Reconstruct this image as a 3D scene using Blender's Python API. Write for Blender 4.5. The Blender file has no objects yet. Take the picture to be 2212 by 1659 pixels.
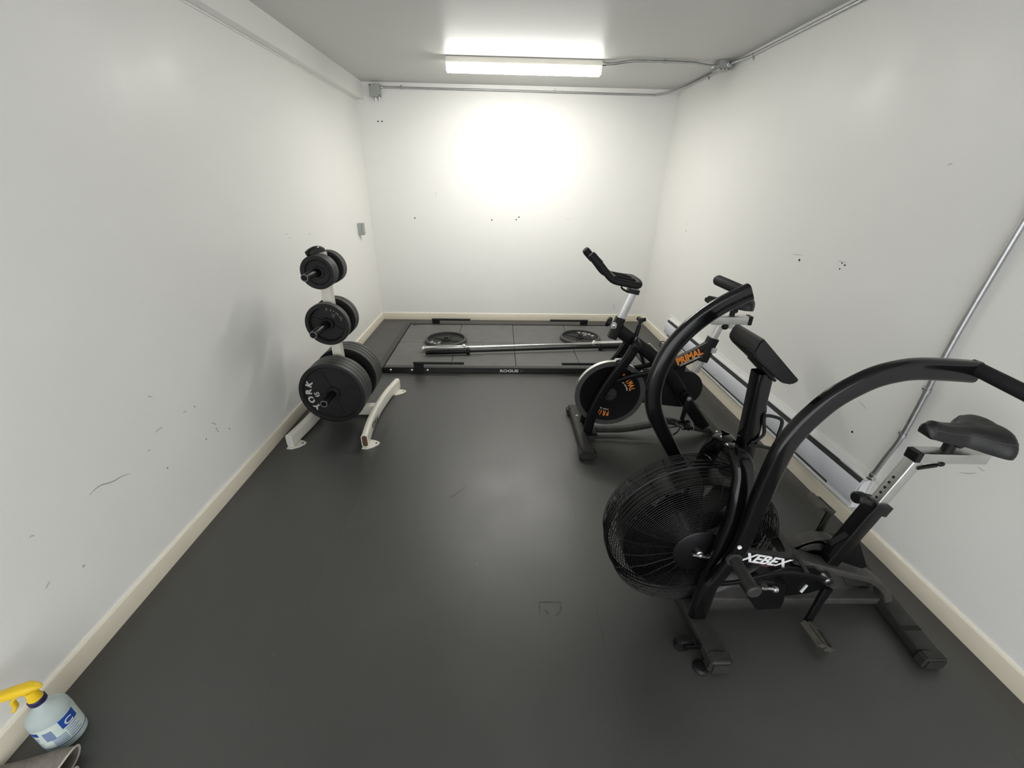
import bpy, bmesh, math, random
from mathutils import Vector, Matrix
random.seed(7)
S = bpy.context.scene
C = S.collection
PI = math.pi
V = Vector

# ------------------------------------------------------------------ camera
F_PX, PITCH, YAW, ROLL, CAM_H = 888.4, 0.4557, 0.0328, 0.0194, 1.6
cd = bpy.data.cameras.new('camera')
cam = bpy.data.objects.new('camera', cd); C.objects.link(cam)
cd.sensor_fit = 'HORIZONTAL'; cd.sensor_width = 36.0
cd.lens = 36.0 * F_PX / 2212.0
cd.clip_start = 0.01; cd.clip_end = 60
fw = V((math.sin(YAW)*math.cos(PITCH), math.cos(YAW)*math.cos(PITCH), -math.sin(PITCH)))
rt = V((math.cos(YAW), -math.sin(YAW), 0)); up = rt.cross(fw)
r2 = math.cos(ROLL)*rt + math.sin(ROLL)*up
u2 = -math.sin(ROLL)*rt + math.cos(ROLL)*up
cam.matrix_world = Matrix(((r2.x, u2.x, -fw.x, 0), (r2.y, u2.y, -fw.y, 0), (r2.z, u2.z, -fw.z, CAM_H), (0, 0, 0, 1)))
S.camera = cam

# ------------------------------------------------------------------ world, exposure
LAMP = 55.0          # emission of the underside of the ceiling fixture's lens
LAMP_SIDE = 15.0     # its side walls glow less
SKY = 2.4            # daylight fill through the unseen doorway added behind the viewer
w = bpy.data.worlds.new('world'); S.world = w; w.use_nodes = True
bg = w.node_tree.nodes['Background']
bg.inputs['Color'].default_value = (0.95, 0.97, 1.0, 1); bg.inputs['Strength'].default_value = SKY
S.view_settings.view_transform = 'Standard'
try: S.view_settings.look = 'None'
except Exception: pass
S.view_settings.gamma = 1.0
S.view_settings.exposure = 0.52
S.view_settings.use_curve_mapping = False

# ------------------------------------------------------------------ materials
MATS = {}
def mat(name, col, rough=0.5, metal=0.0, var=0.0, vscale=20, bump=0.0, bscale=200, spec=0.5, rvar=0.0, coat=0.0, emit=None, trans=0.0, ior=1.45, sss=0.0, stretch=None):
    if name in MATS: return MATS[name]
    m = bpy.data.materials.new(name); m.use_nodes = True
    nt = m.node_tree; N = nt.nodes; L = nt.links
    b = N['Principled BSDF']
    b.inputs['Base Color'].default_value = (*col, 1); b.inputs['Roughness'].default_value = rough
    b.inputs['Metallic'].default_value = metal; b.inputs['Specular IOR Level'].default_value = spec
    b.inputs['IOR'].default_value = ior
    if coat: b.inputs['Coat Weight'].default_value = coat; b.inputs['Coat Roughness'].default_value = 0.15
    if trans: b.inputs['Transmission Weight'].default_value = trans
    if emit: b.inputs['Emission Color'].default_value = (*emit[0], 1); b.inputs['Emission Strength'].default_value = emit[1]
    tc = N.new('ShaderNodeTexCoord'); mp = N.new('ShaderNodeMapping')
    L.new(tc.outputs['Object'], mp.inputs['Vector'])
    if stretch: mp.inputs['Scale'].default_value = stretch
    if var or rvar:
        n = N.new('ShaderNodeTexNoise'); n.inputs['Scale'].default_value = vscale; n.inputs['Detail'].default_value = 5
        L.new(mp.outputs[0], n.inputs['Vector'])
        if var:
            r = N.new('ShaderNodeMapRange'); r.inputs['From Min'].default_value = .3; r.inputs['From Max'].default_value = .7
            r.inputs['To Min'].default_value = 1-var; r.inputs['To Max'].default_value = 1+var
            L.new(n.outputs['Fac'], r.inputs['Value'])
            mx = N.new('ShaderNodeVectorMath'); mx.operation = 'SCALE'; mx.inputs[0].default_value = col
            L.new(r.outputs[0], mx.inputs['Scale']); L.new(mx.outputs[0], b.inputs['Base Color'])
        if rvar:
            r = N.new('ShaderNodeMapRange'); r.inputs['From Min'].default_value = .3; r.inputs['From Max'].default_value = .7
            r.inputs['To Min'].default_value = max(.02, rough-rvar); r.inputs['To Max'].default_value = rough+rvar
            L.new(n.outputs['Fac'], r.inputs['Value']); L.new(r.outputs[0], b.inputs['Roughness'])
    if bump:
        n2 = N.new('ShaderNodeTexNoise'); n2.inputs['Scale'].default_value = bscale; n2.inputs['Detail'].default_value = 3
        L.new(mp.outputs[0], n2.inputs['Vector'])
        bp = N.new('ShaderNodeBump'); bp.inputs['Strength'].default_value = bump; bp.inputs['Distance'].default_value = .002
        L.new(n2.outputs['Fac'], bp.inputs['Height']); L.new(bp.outputs[0], b.inputs['Normal'])
    MATS[name] = m; return m
WALL = mat('wall_paint', (0.865, 0.86, 0.825), .43, var=.010, vscale=2.2, bump=.14, bscale=90, rvar=.09, spec=.5)
BACKW = WALL
CEIL = mat('ceiling_paint', (0.61, 0.61, 0.585), .42, bump=.10, bscale=60, spec=.28)
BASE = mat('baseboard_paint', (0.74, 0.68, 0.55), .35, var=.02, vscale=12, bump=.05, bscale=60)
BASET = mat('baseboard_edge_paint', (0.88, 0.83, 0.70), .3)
RUB = mat('floor_rubber', (0.043, 0.043, 0.0405), .41, var=.10, vscale=2.2, bump=.2, bscale=420, rvar=.05, spec=1.0)
TILE = mat('tile_rubber', (0.122, 0.122, 0.115), .60, var=.10, vscale=9, bump=.5, bscale=350, spec=.6)
STEELB = mat('powder_coat_black', (0.012, 0.012, 0.0125), .5, bump=.2, bscale=500, spec=.3)
RAILT = mat('powder_coat_satin', (0.018, 0.018, 0.018), .38, bump=.2, bscale=500, spec=.6)
GLB = mat('gloss_black', (0.0035, 0.0035, 0.004), .15, spec=.42, rvar=.04, vscale=30)
SATB = mat('satin_black', (0.0045, 0.0045, 0.005), .34, spec=.30, rvar=.06, vscale=30)
PLB = mat('plastic_black', (0.007, 0.007, 0.0073), .42, bump=.2, bscale=600, spec=.32)
GRIP = mat('foam_grip', (0.010, 0.010, 0.010), .6, bump=.4, bscale=500, spec=.3)
WIRE = mat('wire_black', (0.004, 0.004, 0.004), .3, spec=.4)
DUST = mat('dusty_black', (0.030, 0.0292, 0.027), .52, var=.25, vscale=25, spec=.35)
WORN = mat('worn_frame_black', (0.052, 0.050, 0.046), .5, var=.2, vscale=25, spec=.4)
PEDL = mat('pedal_worn_grey', (0.07, 0.066, 0.055), .5, var=.2, vscale=60)
IRON = mat('cast_iron_black', (0.013, 0.013, 0.013), .5, spec=.35, var=.12, vscale=30, bump=.35, bscale=300, rvar=.05)
IRONR = mat('cast_iron_rim', (0.055, 0.055, 0.053), .48, var=.12, vscale=40, bump=.3, bscale=300)
CHR = mat('chrome', (0.72, 0.72, 0.71), .18, 1.0, rvar=.07, vscale=25)
ALU = mat('brushed_zinc', (0.60, 0.60, 0.59), .34, 1.0, rvar=.09, vscale=18, var=.08)
GALV = mat('galvanised_steel', (0.46, 0.47, 0.47), .42, 1.0, var=.1, vscale=40)
BOXG = mat('grey_box_steel', (0.42, 0.44, 0.43), .5, .6, var=.06, vscale=60)
WHT = mat('rack_cream_paint', (0.74, 0.72, 0.63), .3, var=.03, vscale=15, coat=.2)
RUST = mat('rusty_inside', (0.09, 0.05, 0.025), .8, var=.3, vscale=60)
LETW = mat('letter_white', (0.52, 0.52, 0.50), .55, var=.12, vscale=120)
LETG = mat('letter_grey', (0.20, 0.20, 0.19), .55, var=.15, vscale=120)
LOGW = mat('logo_white', (0.75, 0.75, 0.75), .4)
RED = mat('logo_red', (0.16, 0.012, 0.014), .5)
ORNG = mat('logo_orange', (0.80, 0.26, 0.04), .45)
HOLE = mat('hole_dark', (0.012, 0.012, 0.012), .9)
SCUFF = mat('scuff_grey', (0.60, 0.60, 0.58), .6)
SCUFD = mat('scuff_dark', (0.36, 0.36, 0.35), .6)
FSC = mat('floor_scuff', (0.060, 0.060, 0.057), .55, var=.4, vscale=60)
FSC2 = mat('floor_scratch', (0.13, 0.13, 0.12), .6)
HEATW = mat('heater_enamel', (0.74, 0.75, 0.75), .28, coat=.2)
HEATG = mat('heater_face', (0.70, 0.715, 0.76), .25)
HEATD = mat('heater_slot', (0.05, 0.05, 0.048), .6)
SADL = mat('saddle_vinyl', (0.012, 0.012, 0.012), .42, bump=.4, bscale=260, spec=.45)
STIT = mat('stitching', (0.06, 0.06, 0.058), .6)
YEL = mat('sprayer_yellow', (0.86, 0.58, 0.02), .35, spec=.5, bump=.1, bscale=200)
NAVY = mat('collar_navy', (0.018, 0.018, 0.085), .35)
BLUE = mat('label_blue', (0.02, 0.075, 0.36), .4)
BLUT = mat('label_text_blue', (0.20, 0.26, 0.42), .5)
LABL = mat('label_film', (0.62, 0.72, 0.66), .35, var=.05, vscale=30)
BOTL = mat('bottle_plastic', (0.66, 0.76, 0.74), .30, trans=.35, ior=1.2)
CLOTH = mat('grey_cloth', (0.24, 0.215, 0.19), .95, var=.12, vscale=80, bump=1.0, bscale=500, spec=.1)
HEM = mat('cloth_hem', (0.50, 0.47, 0.42), .9)
LENS = mat('lamp_lens', (0.9, 0.9, 0.88), .4, emit=((1.0, 0.985, 0.94), LAMP))
LENSS = mat('lamp_lens_side', (0.9, 0.9, 0.88), .4, emit=((1.0, 0.985, 0.94), LAMP_SIDE))
LAMPW = mat('lamp_housing', (0.82, 0.80, 0.72), .35)

# ------------------------------------------------------------------ helpers
def rootloc(p):
    l = V((0, 0, 0))
    while p is not None:
        l += p.location; p = p.parent
    return l
def obj(name, bm, m, parent=None, sharp=35, kind=None, label=None):
    me = bpy.data.meshes.new(name)
    off = rootloc(parent) if parent is not None else V((0, 0, 0))
    if off.length > 0: bmesh.ops.translate(bm, verts=bm.verts, vec=-off)
    bmesh.ops.recalc_face_normals(bm, faces=bm.faces)
    ca = math.cos(math.radians(sharp))
    for f in bm.faces: f.smooth = True
    for e in bm.edges:
        if len(e.link_faces) == 2 and e.link_faces[0].normal.dot(e.link_faces[1].normal) < ca: e.smooth = False
    bm.to_mesh(me); bm.free()
    for x in (m if isinstance(m, (list, tuple)) else [m]): me.materials.append(x)
    o = bpy.data.objects.new(name, me); C.objects.link(o)
    if parent is not None: o.parent = parent
    if kind: o['kind'] = kind
    if label: o['label'] = label
    return o
def thing(name, label, cat, loc=(0, 0, 0), group=None):
    o = bpy.data.objects.new(name, None); C.objects.link(o); o.location = loc
    o.empty_display_size = .05
    o['label'] = label; o['category'] = cat
    if group: o['group'] = group
    return o
def tag(o, label, cat, group=None):
    o['label'] = label; o['category'] = cat
    if group: o['group'] = group
    return o
def struct(name, bm, m): return obj(name, bm, m, None, kind='structure')
NB = bmesh.new
def box(bm, a, b, mi=0):
    x0, y0, z0 = [min(a[i], b[i]) for i in range(3)]; x1, y1, z1 = [max(a[i], b[i]) for i in range(3)]
    v = [bm.verts.new(p) for p in ((x0,y0,z0),(x1,y0,z0),(x1,y1,z0),(x0,y1,z0),(x0,y0,z1),(x1,y0,z1),(x1,y1,z1),(x0,y1,z1))]
    for q in ((0,3,2,1),(4,5,6,7),(0,1,5,4),(1,2,6,5),(2,3,7,6),(3,0,4,7)):
        f = bm.faces.new([v[i] for i in q]); f.material_index = mi
    return bm
def rprof(w, h, r=.006, n=3):
    r = min(r, w/2*.999, h/2*.999); out = []
    for cx, cy, a0 in ((w/2-r, h/2-r, 0), (-w/2+r, h/2-r, 90), (-w/2+r, -h/2+r, 180), (w/2-r, -h/2+r, 270)):
        for i in range(n+1):
            a = math.radians(a0+90*i/n); out.append((cx+r*math.cos(a), cy+r*math.sin(a)))
    return out
def cprof(r, n=12, ry=None):
    ry = ry or r
    return [(r*math.cos(2*PI*i/n), ry*math.sin(2*PI*i/n)) for i in range(n)]
def sweep(bm, pts, prof, bn=None, closed=False, cap=True, scale=None, mi=0):
    """profile (a,b): a in the path's plane, b along the binormal bn"""
    pts = [V(p) for p in pts]; n = len(pts); rings = []; b = V(bn).normalized() if bn is not None else None
    last = None
    for i, p in enumerate(pts):
        if closed: t = pts[(i+1) % n]-pts[i-1]
        else: t = pts[min(i+1, n-1)]-pts[max(i-1, 0)]
        t.normalize()
        if b is not None:
            nn = b.cross(t)
            if nn.length < 1e-5: nn = V((0, 0, 1)).cross(t)
            nn.normalize(); bb = t.cross(nn)
        else:
            if last is None:
                ref = V((0, 0, 1)) if abs(t.z) < .9 else V((1, 0, 0)); nn = ref.cross(t).normalized()
            else: nn = (last-t*last.dot(t)).normalized()
            last = nn; bb = t.cross(nn)
        s = scale[i] if scale else 1
        if not isinstance(s, (tuple, list)): s = (s, s)
        rings.append([bm.verts.new(p+nn*(x*s[0])+bb*(y*s[1])) for x, y in prof])
    m = len(prof)
    for i in range(n if closed else n-1):
        A, B = rings[i], rings[(i+1) % n]
        for j in range(m):
            f = bm.faces.new((A[j], A[(j+1) % m], B[(j+1) % m], B[j])); f.material_index = mi
    if cap and not closed:
        bm.faces.new(rings[0][::-1]).material_index = mi; bm.faces.new(rings[-1]).material_index = mi
    return bm
def tube(bm, pts, r, n=12, **k): return sweep(bm, pts, cprof(r, n), **k)
def beam(bm, a, b, w, h, upv=(0, 0, 1), r=.005, **k):
    """rectangular bar from a to b; w across, h along upv"""
    a, b = V(a), V(b); t = (b-a).normalized(); side = t.cross(V(upv)).normalized()
    return sweep(bm, [a, b], rprof(h, w, r), bn=side, **k)
def cyl(bm, a, b, r, n=20, r2=None, bev=0, **k):
    a, b = V(a), V(b); r2 = r if r2 is None else r2; t = (b-a).normalized(); L = (b-a).length
    if bev:
        return sweep(bm, [a, a+t*bev, b-t*bev, b], cprof(1, n), scale=[r-bev, r, r2, r2-bev], **k)
    return sweep(bm, [a, b], cprof(1, n), scale=[r, r2], **k)
def lathe(bm, o, ax, prof, n=32, mi=0, closed=False):
    """prof [(radius, height along ax)]"""
    o = V(o); ax = V(ax).normalized(); ref = V((0, 0, 1)) if abs(ax.z) < .9 else V((1, 0, 0))
    u = ref.cross(ax).normalized(); v = ax.cross(u); rings = []
    for r, hgt in prof:
        if r < 1e-6: rings.append([bm.verts.new(o+ax*hgt)]*n)
        else: rings.append([bm.verts.new(o+ax*hgt+(u*math.cos(2*PI*i/n)+v*math.sin(2*PI*i/n))*r) for i in range(n)])
    P = list(range(len(rings)-1))+([-1] if closed else [])
    for k in P:
        A, B = rings[k], rings[k+1]
        for j in range(n):
            q = []
            for x in (A[j], A[(j+1) % n], B[(j+1) % n], B[j]):
                if x not in q: q.append(x)
            if len(q) > 2:
                f = bm.faces.new(q); f.material_index = mi
    return bm
def ball(bm, c, r, sc=(1, 1, 1), n=16):
    mtx = Matrix.Translation(V(c)) @ Matrix.Diagonal((sc[0], sc[1], sc[2], 1))
    bmesh.ops.create_uvsphere(bm, u_segments=n, v_segments=n//2+2, radius=r, matrix=mtx); return bm
def prism(bm, poly, d, mi=0):
    """poly: list of 3D points, extruded by vector d"""
    a = [bm.verts.new(V(p)) for p in poly]; b = [bm.verts.new(V(p)+V(d)) for p in poly]; n = len(a)
    bm.faces.new(a).material_index = mi; bm.faces.new(b[::-1]).material_index = mi
    for i in range(n): bm.faces.new((a[i], b[i], b[(i+1) % n], a[(i+1) % n])).material_index = mi
    return bm
def bev(bm, w=.003, seg=2):
    es = [e for e in bm.edges if len(e.link_faces) == 2 and e.link_faces[0].normal.dot(e.link_faces[1].normal) < .7]
    bmesh.ops.recalc_face_normals(bm, faces=bm.faces)
    bmesh.ops.bevel(bm, geom=es, offset=w, segments=seg, affect='EDGES', clamp_overlap=True); return bm
def cr(P, k=6):
    """Catmull-Rom resample"""
    P = [V(p) for p in P]; out = []
    for i in range(len(P)-1):
        a, b, c, d = P[max(i-1, 0)], P[i], P[i+1], P[min(i+2, len(P)-1)]
        for s in range(k):
            t = s/k; out.append(.5*((2*b)+(c-a)*t+(2*a-5*b+4*c-d)*t*t+(3*b-a-3*c+d)*t**3))
    out.append(P[-1]); return out
def arc3(c, u, v, r, a0, a1, n=12):
    c, u, v = V(c), V(u), V(v)
    return [c+(u*math.cos(math.radians(a0+(a1-a0)*i/n))+v*math.sin(math.radians(a0+(a1-a0)*i/n)))*r for i in range(n+1)]
_tc = {}
def text_mesh(s, fat=.0, shear=0.0, space=1.0):
    k = (s, fat, shear, space)
    if k not in _tc:
        cu = bpy.data.curves.new('t', 'FONT'); cu.body = s; cu.size = 1; cu.extrude = .02; cu.offset = fat; cu.shear = shear
        cu.space_character = space; cu.resolution_u = 4; cu.align_x = 'CENTER'
        o = bpy.data.objects.new('t', cu); C.objects.link(o)
        bpy.context.view_layer.update()
        me = bpy.data.meshes.new_from_object(o.evaluated_get(bpy.context.evaluated_depsgraph_get()))
        bpy.data.objects.remove(o); bpy.data.curves.remove(cu); _tc[k] = me
    return _tc[k]
def text(bm, s, o, right, upv, size, thick=.0008, fat=.02, shear=0., space=1., wide=1.0):
    """flat lettering centred at o; right/up give its plane"""
    me = text_mesh(s, fat, shear, space)
    r, u = V(right).normalized(), V(upv).normalized(); n = r.cross(u).normalized(); u = n.cross(r)
    hh = .72*size/2; base = len(bm.verts)
    vs = [bm.verts.new(V(o)+r*(v.co.x*size*wide)+u*(v.co.y*size-hh)+n*((v.co.z+.02)/.04*thick)) for v in me.vertices]
    for p in me.polygons:
        try: bm.faces.new([vs[i] for i in p.vertices])
        except ValueError: pass
    return bm
def copy_tree(o, parent=None):
    c = o.copy(); C.objects.link(c)
    if parent is not None: c.parent = parent
    for ch in list(o.children): copy_tree(ch, c)
    return c

# ------------------------------------------------------------------ room shell
XL, XR, YB, YF, H = -1.4985, 1.8423, 5.1433, -1.3, 2.4951
BBH, BBT = .088, .012
floor = struct('floor', box(NB(), (XL-.15, YF-.1, -.10), (XR+.15, YB+.15, -.004)), RUB)
for x0, x1 in ((XL, -.8002), (-.7998, .4098), (.4102, 1.6298), (1.6302, XR)):
    b = box(NB(), (x0, YF, -.004), (x1, YB, 0))
    obj('rubber_mat', b, RUB, floor)
struct('ceiling', box(NB(), (XL-.15, YF-.1, H), (XR+.15, YB+.15, H+.12)), CEIL)
wl = struct('wall_left', box(NB(), (XL-.12, YF, 0), (XL, YB+.12, H)), WALL)
wr = struct('wall_right', box(NB(), (XR, YF, 0), (XR+.12, YB+.12, H)), WALL)
wb = struct('wall_back', box(NB(), (XL, YB, 0), (XR, YB+.12, H)), BACKW)
# front wall behind the viewer; wide unseen doorway added to light the near half
bm = NB(); box(bm, (XL, YF-.1, 0), (XL+.25, YF, H)); box(bm, (XR-.25, YF-.1, 0), (XR, YF, H)); box(bm, (XL+.25, YF-.1, 2.2), (XR-.25, YF, H))
struct('wall_front', bm, WALL)
# soffit along the left wall
SW, SH = .0743, .152
struct('trim_1', box(NB(), (XL, YF, H-SH), (XL+SW, YB, H)), WALL)
# small cover bead in the soffit's inner corner
struct('trim_2', beam(NB(), (XL+.006, YF, H-SH-.005), (XL+.006, YB, H-SH-.005), .012, .010, r=.003), WALL)
def baseboard(name, a, b, nrm):
    bm = NB(); a, b = V(a), V(b); t = (b-a).normalized(); nrm = V(nrm)
    P = [(0, 0), (BBT, 0), (BBT, BBH-.006), (BBT-.004, BBH), (0, BBH)]
    A = [bm.verts.new(a+nrm*x+V((0, 0, z))) for x, z in P]; B = [bm.verts.new(b+nrm*x+V((0, 0, z))) for x, z in P]
    for i in range(5):
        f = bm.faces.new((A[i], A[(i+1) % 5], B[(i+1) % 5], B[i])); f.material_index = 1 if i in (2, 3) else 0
    bm.faces.new(A); bm.faces.new(B)
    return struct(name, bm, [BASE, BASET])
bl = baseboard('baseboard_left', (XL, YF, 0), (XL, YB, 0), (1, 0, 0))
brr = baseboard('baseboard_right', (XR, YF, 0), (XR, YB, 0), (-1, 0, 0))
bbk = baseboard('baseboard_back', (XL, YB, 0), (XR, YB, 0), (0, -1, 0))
# board behind the heater
struct('trim_3', bev(box(NB(), (XR-.003, 1.56, .10), (XR, 4.30, .345)), .001, 1), WALL)
# marks on the walls and floor
def dot(parent, p, n, r, m=HOLE, name='screw_hole'):
    p = V(p); n = V(n); bm = NB(); lathe(bm, p, n, [(r*1.25, -.0002), (r*1.25, .0006), (r*.8, .0008), (r*.6, .0002), (0, -.0001)], 12)
    return obj(name, bm, m, parent)
def mark(parent, pts, w, m, n, name='scuff_mark'):
    n = V(n); P = cr([V(p)+n*.0006 for p in pts], 4); k = len(P)
    sc = [max(.25, math.sin(PI*(i+.6)/(k+.2))) for i in range(k)]
    return obj(name, sweep(NB(), P, [(w/2, -.0004), (w/2, .0004), (-w/2, .0004), (-w/2, -.0004)], bn=n, scale=[(s, 1) for s in sc]), m, parent)
for p in [(-1.297,5.143,2.153),(-1.256,5.143,2.154),(-0.993,5.143,1.210),(-0.105,5.143,1.204),(0.180,5.143,1.211),(0.212,5.143,1.239)]: dot(wb, p, (0, -1, 0), .006)
dot(wb, (0.708,5.143,0.689), (0, -1, 0), .012, WALL, 'wall_plug')
mark(wb, [(1.440,5.143,0.236),(1.463,5.143,0.194),(1.464,5.143,0.139)], .004, SCUFD, (0, -1, 0))
mark(wb, [(-0.751,5.143,1.491),(-0.732,5.143,1.468),(-0.738,5.143,1.444)], .004, SCUFF, (0, -1, 0))
mark(wb, [(0.759,5.143,1.228),(0.813,5.143,1.224)], .004, SCUFF, (0, -1, 0))
for p, r in zip([(1.842,2.569,1.201),(1.842,2.212,1.233),(1.842,2.237,1.209),(1.842,2.235,1.239),(1.842,1.776,0.460),(1.842,4.297,1.197),(1.842,4.306,1.260)], (.006, .004, .0035, .003, .005, .004, .003)): dot(wr, p, (-1, 0, 0), r)
for q in ([(1.842,2.648,1.224),(1.842,2.605,1.228),(1.842,2.551,1.234)], [(1.842,2.267,1.248),(1.842,2.235,1.246),(1.842,2.207,1.248)], [(1.842,1.877,1.692),(1.842,1.870,1.700),(1.842,1.856,1.696)], [(1.842,1.813,0.627),(1.842,1.790,0.618),(1.842,1.753,0.609)], [(1.842,1.280,0.587),(1.842,1.247,0.608),(1.842,1.232,0.624)], [(1.842,1.239,0.648),(1.842,1.220,0.645),(1.842,1.213,0.650)]):
    mark(wr, q, .005, SCUFF, (-1, 0, 0))
mark(wl, [(-1.498,1.207,0.547),(-1.498,1.252,0.552),(-1.498,1.302,0.532),(-1.498,1.340,0.526),(-1.498,1.375,0.513)], .0035, SCUFD, (1, 0, 0))
for q in ([(-1.498,1.583,0.753),(-1.498,1.593,0.752),(-1.498,1.605,0.739)], [(-1.498,1.549,0.596),(-1.498,1.579,0.598),(-1.498,1.594,0.598)], [(-1.498,1.483,0.545),(-1.498,1.498,0.544)], [(-1.498,0.998,0.556),(-1.498,1.007,0.556),(-1.498,1.012,0.549)], [(-1.498,1.079,0.327),(-1.498,1.085,0.333)], [(-1.498,1.724,0.591),(-1.498,1.748,0.595)], [(-1.498,0.960,0.367),(-1.498,0.971,0.374),(-1.498,0.979,0.378)]):
    mark(wl, q, .006, SCUFF, (1, 0, 0))
for p in [(-1.498,1.802,0.585),(-1.498,1.876,0.444),(-1.498,1.888,0.431),(-1.498,1.887,0.403),(-1.498,1.891,0.386),(-1.498,1.976,0.347),(-1.498,1.799,0.395),(-1.498,1.537,0.416),(-1.498,1.080,0.330),(-1.498,3.088,1.249),(-1.498,3.116,1.221),(-1.498,3.449,1.211)]: dot(wl, p, (1, 0, 0), .0035, SCUFD, 'wall_nick')
mark(floor, [(-0.878,2.116,0.000),(-0.854,2.130,0.000),(-0.791,1.994,0.000),(-0.800,1.977,0.000)], .012, FSC, (0, 0, 1))
mark(floor, [(-0.270,1.810,0.000),(-0.235,1.852,0.000),(-0.198,1.892,0.000)], .007, FSC2, (0, 0, 1))
mark(floor, [(-0.105,1.346,0.000),(-0.101,1.364,0.000)], .005, FSC2, (0, 0, 1))
for a in ((.172, .262, 1.158), ): 
    mark(floor, [(.172, 1.158, 0), (.262, 1.158, 0)], .007, FSC, (0, 0, 1)); mark(floor, [(.172, 1.158, 0), (.170, 1.10, 0)], .006, FSC, (0, 0, 1))
    mark(floor, [(.262, 1.158, 0), (.258, 1.12, 0), (.235, 1.098, 0)], .009, FSC, (0, 0, 1)); mark(floor, [(.19, 1.13, 0), (.205, 1.105, 0)], .010, FSC, (0, 0, 1))
for p in [(-0.544,1.067,0.000),(-0.839,0.955,0.000),(-0.293,1.248,0.000),(0.003,2.287,0.000),(0.342,3.042,0.000),(-0.624,1.675,-0.000)]: dot(floor, p, (0, 0, 1), .0022, FSC2, 'floor_speck')

# ------------------------------------------------------------------ ceiling lamp
lx0, lx1, ly0, ly1 = -.447, .812, 4.075, 4.205
L = thing('ceiling_lamp', 'long white strip lamp glowing on the ceiling near the back wall', 'lamp', ((lx0+lx1)/2, (ly0+ly1)/2, H))
bm = box(NB(), (lx0, ly0, H-.042), (lx1, ly1, H-.002)); bev(bm, .004); obj('housing', bm, LAMPW, L)
bm = sweep(NB(), [(lx0+.006, (ly0+ly1)/2, H-.068), (lx1-.006, (ly0+ly1)/2, H-.068)], rprof(.052, .112, .016, 4), bn=(0, 1, 0))
bmesh.ops.recalc_face_normals(bm, faces=bm.faces)
for f in bm.faces: f.material_index = 0 if f.normal.z < -.8 else 1
obj('lens', bm, [LENS, LENSS], L)
for x in (lx0-.002, lx1-.006):
    bm = box(NB(), (x, ly0-.001, H-.095), (x+.008, ly1+.001, H-.001)); bev(bm, .003); obj('end_cap', bm, LAMPW, L)

# ------------------------------------------------------------------ conduits and boxes
CR = .0095
zc = H-.025
Jc = V((1.765, 4.02, H-.035))
j = thing('junction_box', 'square galvanised junction box in the corner of ceiling and right wall', 'box', tuple(Jc))
bm = box(NB(), (Jc.x-.052, Jc.y-.055, H-.058), (Jc.x+.052, Jc.y+.055, H-.001)); bev(bm, .004); obj('box_body', bm, BOXG, j)
bm = box(NB(), (Jc.x-.054, Jc.y-.057, H-.062), (Jc.x+.054, Jc.y+.057, H-.058)); bev(bm, .0012, 1); obj('cover_plate', bm, GALV, j)
for dx, dy in ((-.03, -.05), (.0, -.05), (.03, -.05)): obj('screw', lathe(NB(), (Jc.x+dx, Jc.y+dy, H-.062), (0, 0, -1), [(.006, 0), (.006, .002), (.004, .004), (0, .004)], 10), HOLE, j)
def conduit(label, pts, straps=(), ends=(), r=CR, name='conduit'):
    P = cr(pts, 5); t = thing(name, label, 'pipe', tuple(P[0]))
    obj('pipe', tube(NB(), P, r, 12), GALV, t)
    for c, ax, pl in straps:
        bm = NB(); ax = V(ax).normalized(); sweep(bm, [V(c)-ax*.009, V(c)+ax*.009], cprof(r+.003, 12)); 
        pl = V(pl); sd = ax.cross(pl).normalized()
        obj('strap', bm, GALV, t)
        q = V(c)+sd*(r+.011)+pl*(r*.8); bm = NB(); beam(bm, V(c)+sd*(r)+pl*(r*.9), V(c)+sd*(r+.02)+pl*(r*.9), .018, .003, upv=pl, r=.001)
        obj('strap_foot', bm, GALV, t)
        obj('screw', lathe(NB(), q+sd*.003, -pl, [(.005, -.002), (.005, .002), (0, .004)], 10), CHR, t)
    for c, ax in ends:
        bm = NB(); ax = V(ax).normalized(); lathe(bm, c, ax, [(r+.001, -.004), (r+.008, -.004), (r+.008, .006), (r+.004, .007), (r+.004, .028), (r+.001, .03)], 12)
        obj('connector', bm, CHR, t)
    return t
conduit('thin galvanised conduit running from the lamp end to the junction box', [(lx1+.004, 4.10, zc), (.90, 4.08, zc), (1.02, 4.035, zc+.008), (1.12, 4.02, zc+.010), (1.5, 4.03, zc+.010), (1.58, 4.035, zc+.004), (1.66, 4.04, zc-.004), (1.712, 4.04, zc-.006)],
        [((1.3, 4.025, zc+.010), (1, 0, 0), (0, 0, 1))], [((lx1+.006, 4.10, zc), (1, 0, 0)), ((1.712, 4.04, zc-.006), (-1, 0, 0))])
conduit('galvanised conduit along the top of the right wall towards the viewer', [(Jc.x+.02, 3.965, H-.03), (Jc.x+.035, 3.87, H-.032), (XR-.012, 3.72, H-.032), (XR-.012, 3.5, H-.031), (XR-.012, 2.5, H-.031), (XR-.012, 1.2, H-.031), (XR-.012, YF+.02, H-.031)],
        [((XR-.012, 3.70, H-.032), (0, 1, 0), (1, 0, 0)), ((XR-.012, 1.9, H-.031), (0, 1, 0), (1, 0, 0))], [((Jc.x+.02, 3.965, H-.03), (0, -1, 0))])
BX = V((-1.285, YB-.03, 2.415))
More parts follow.
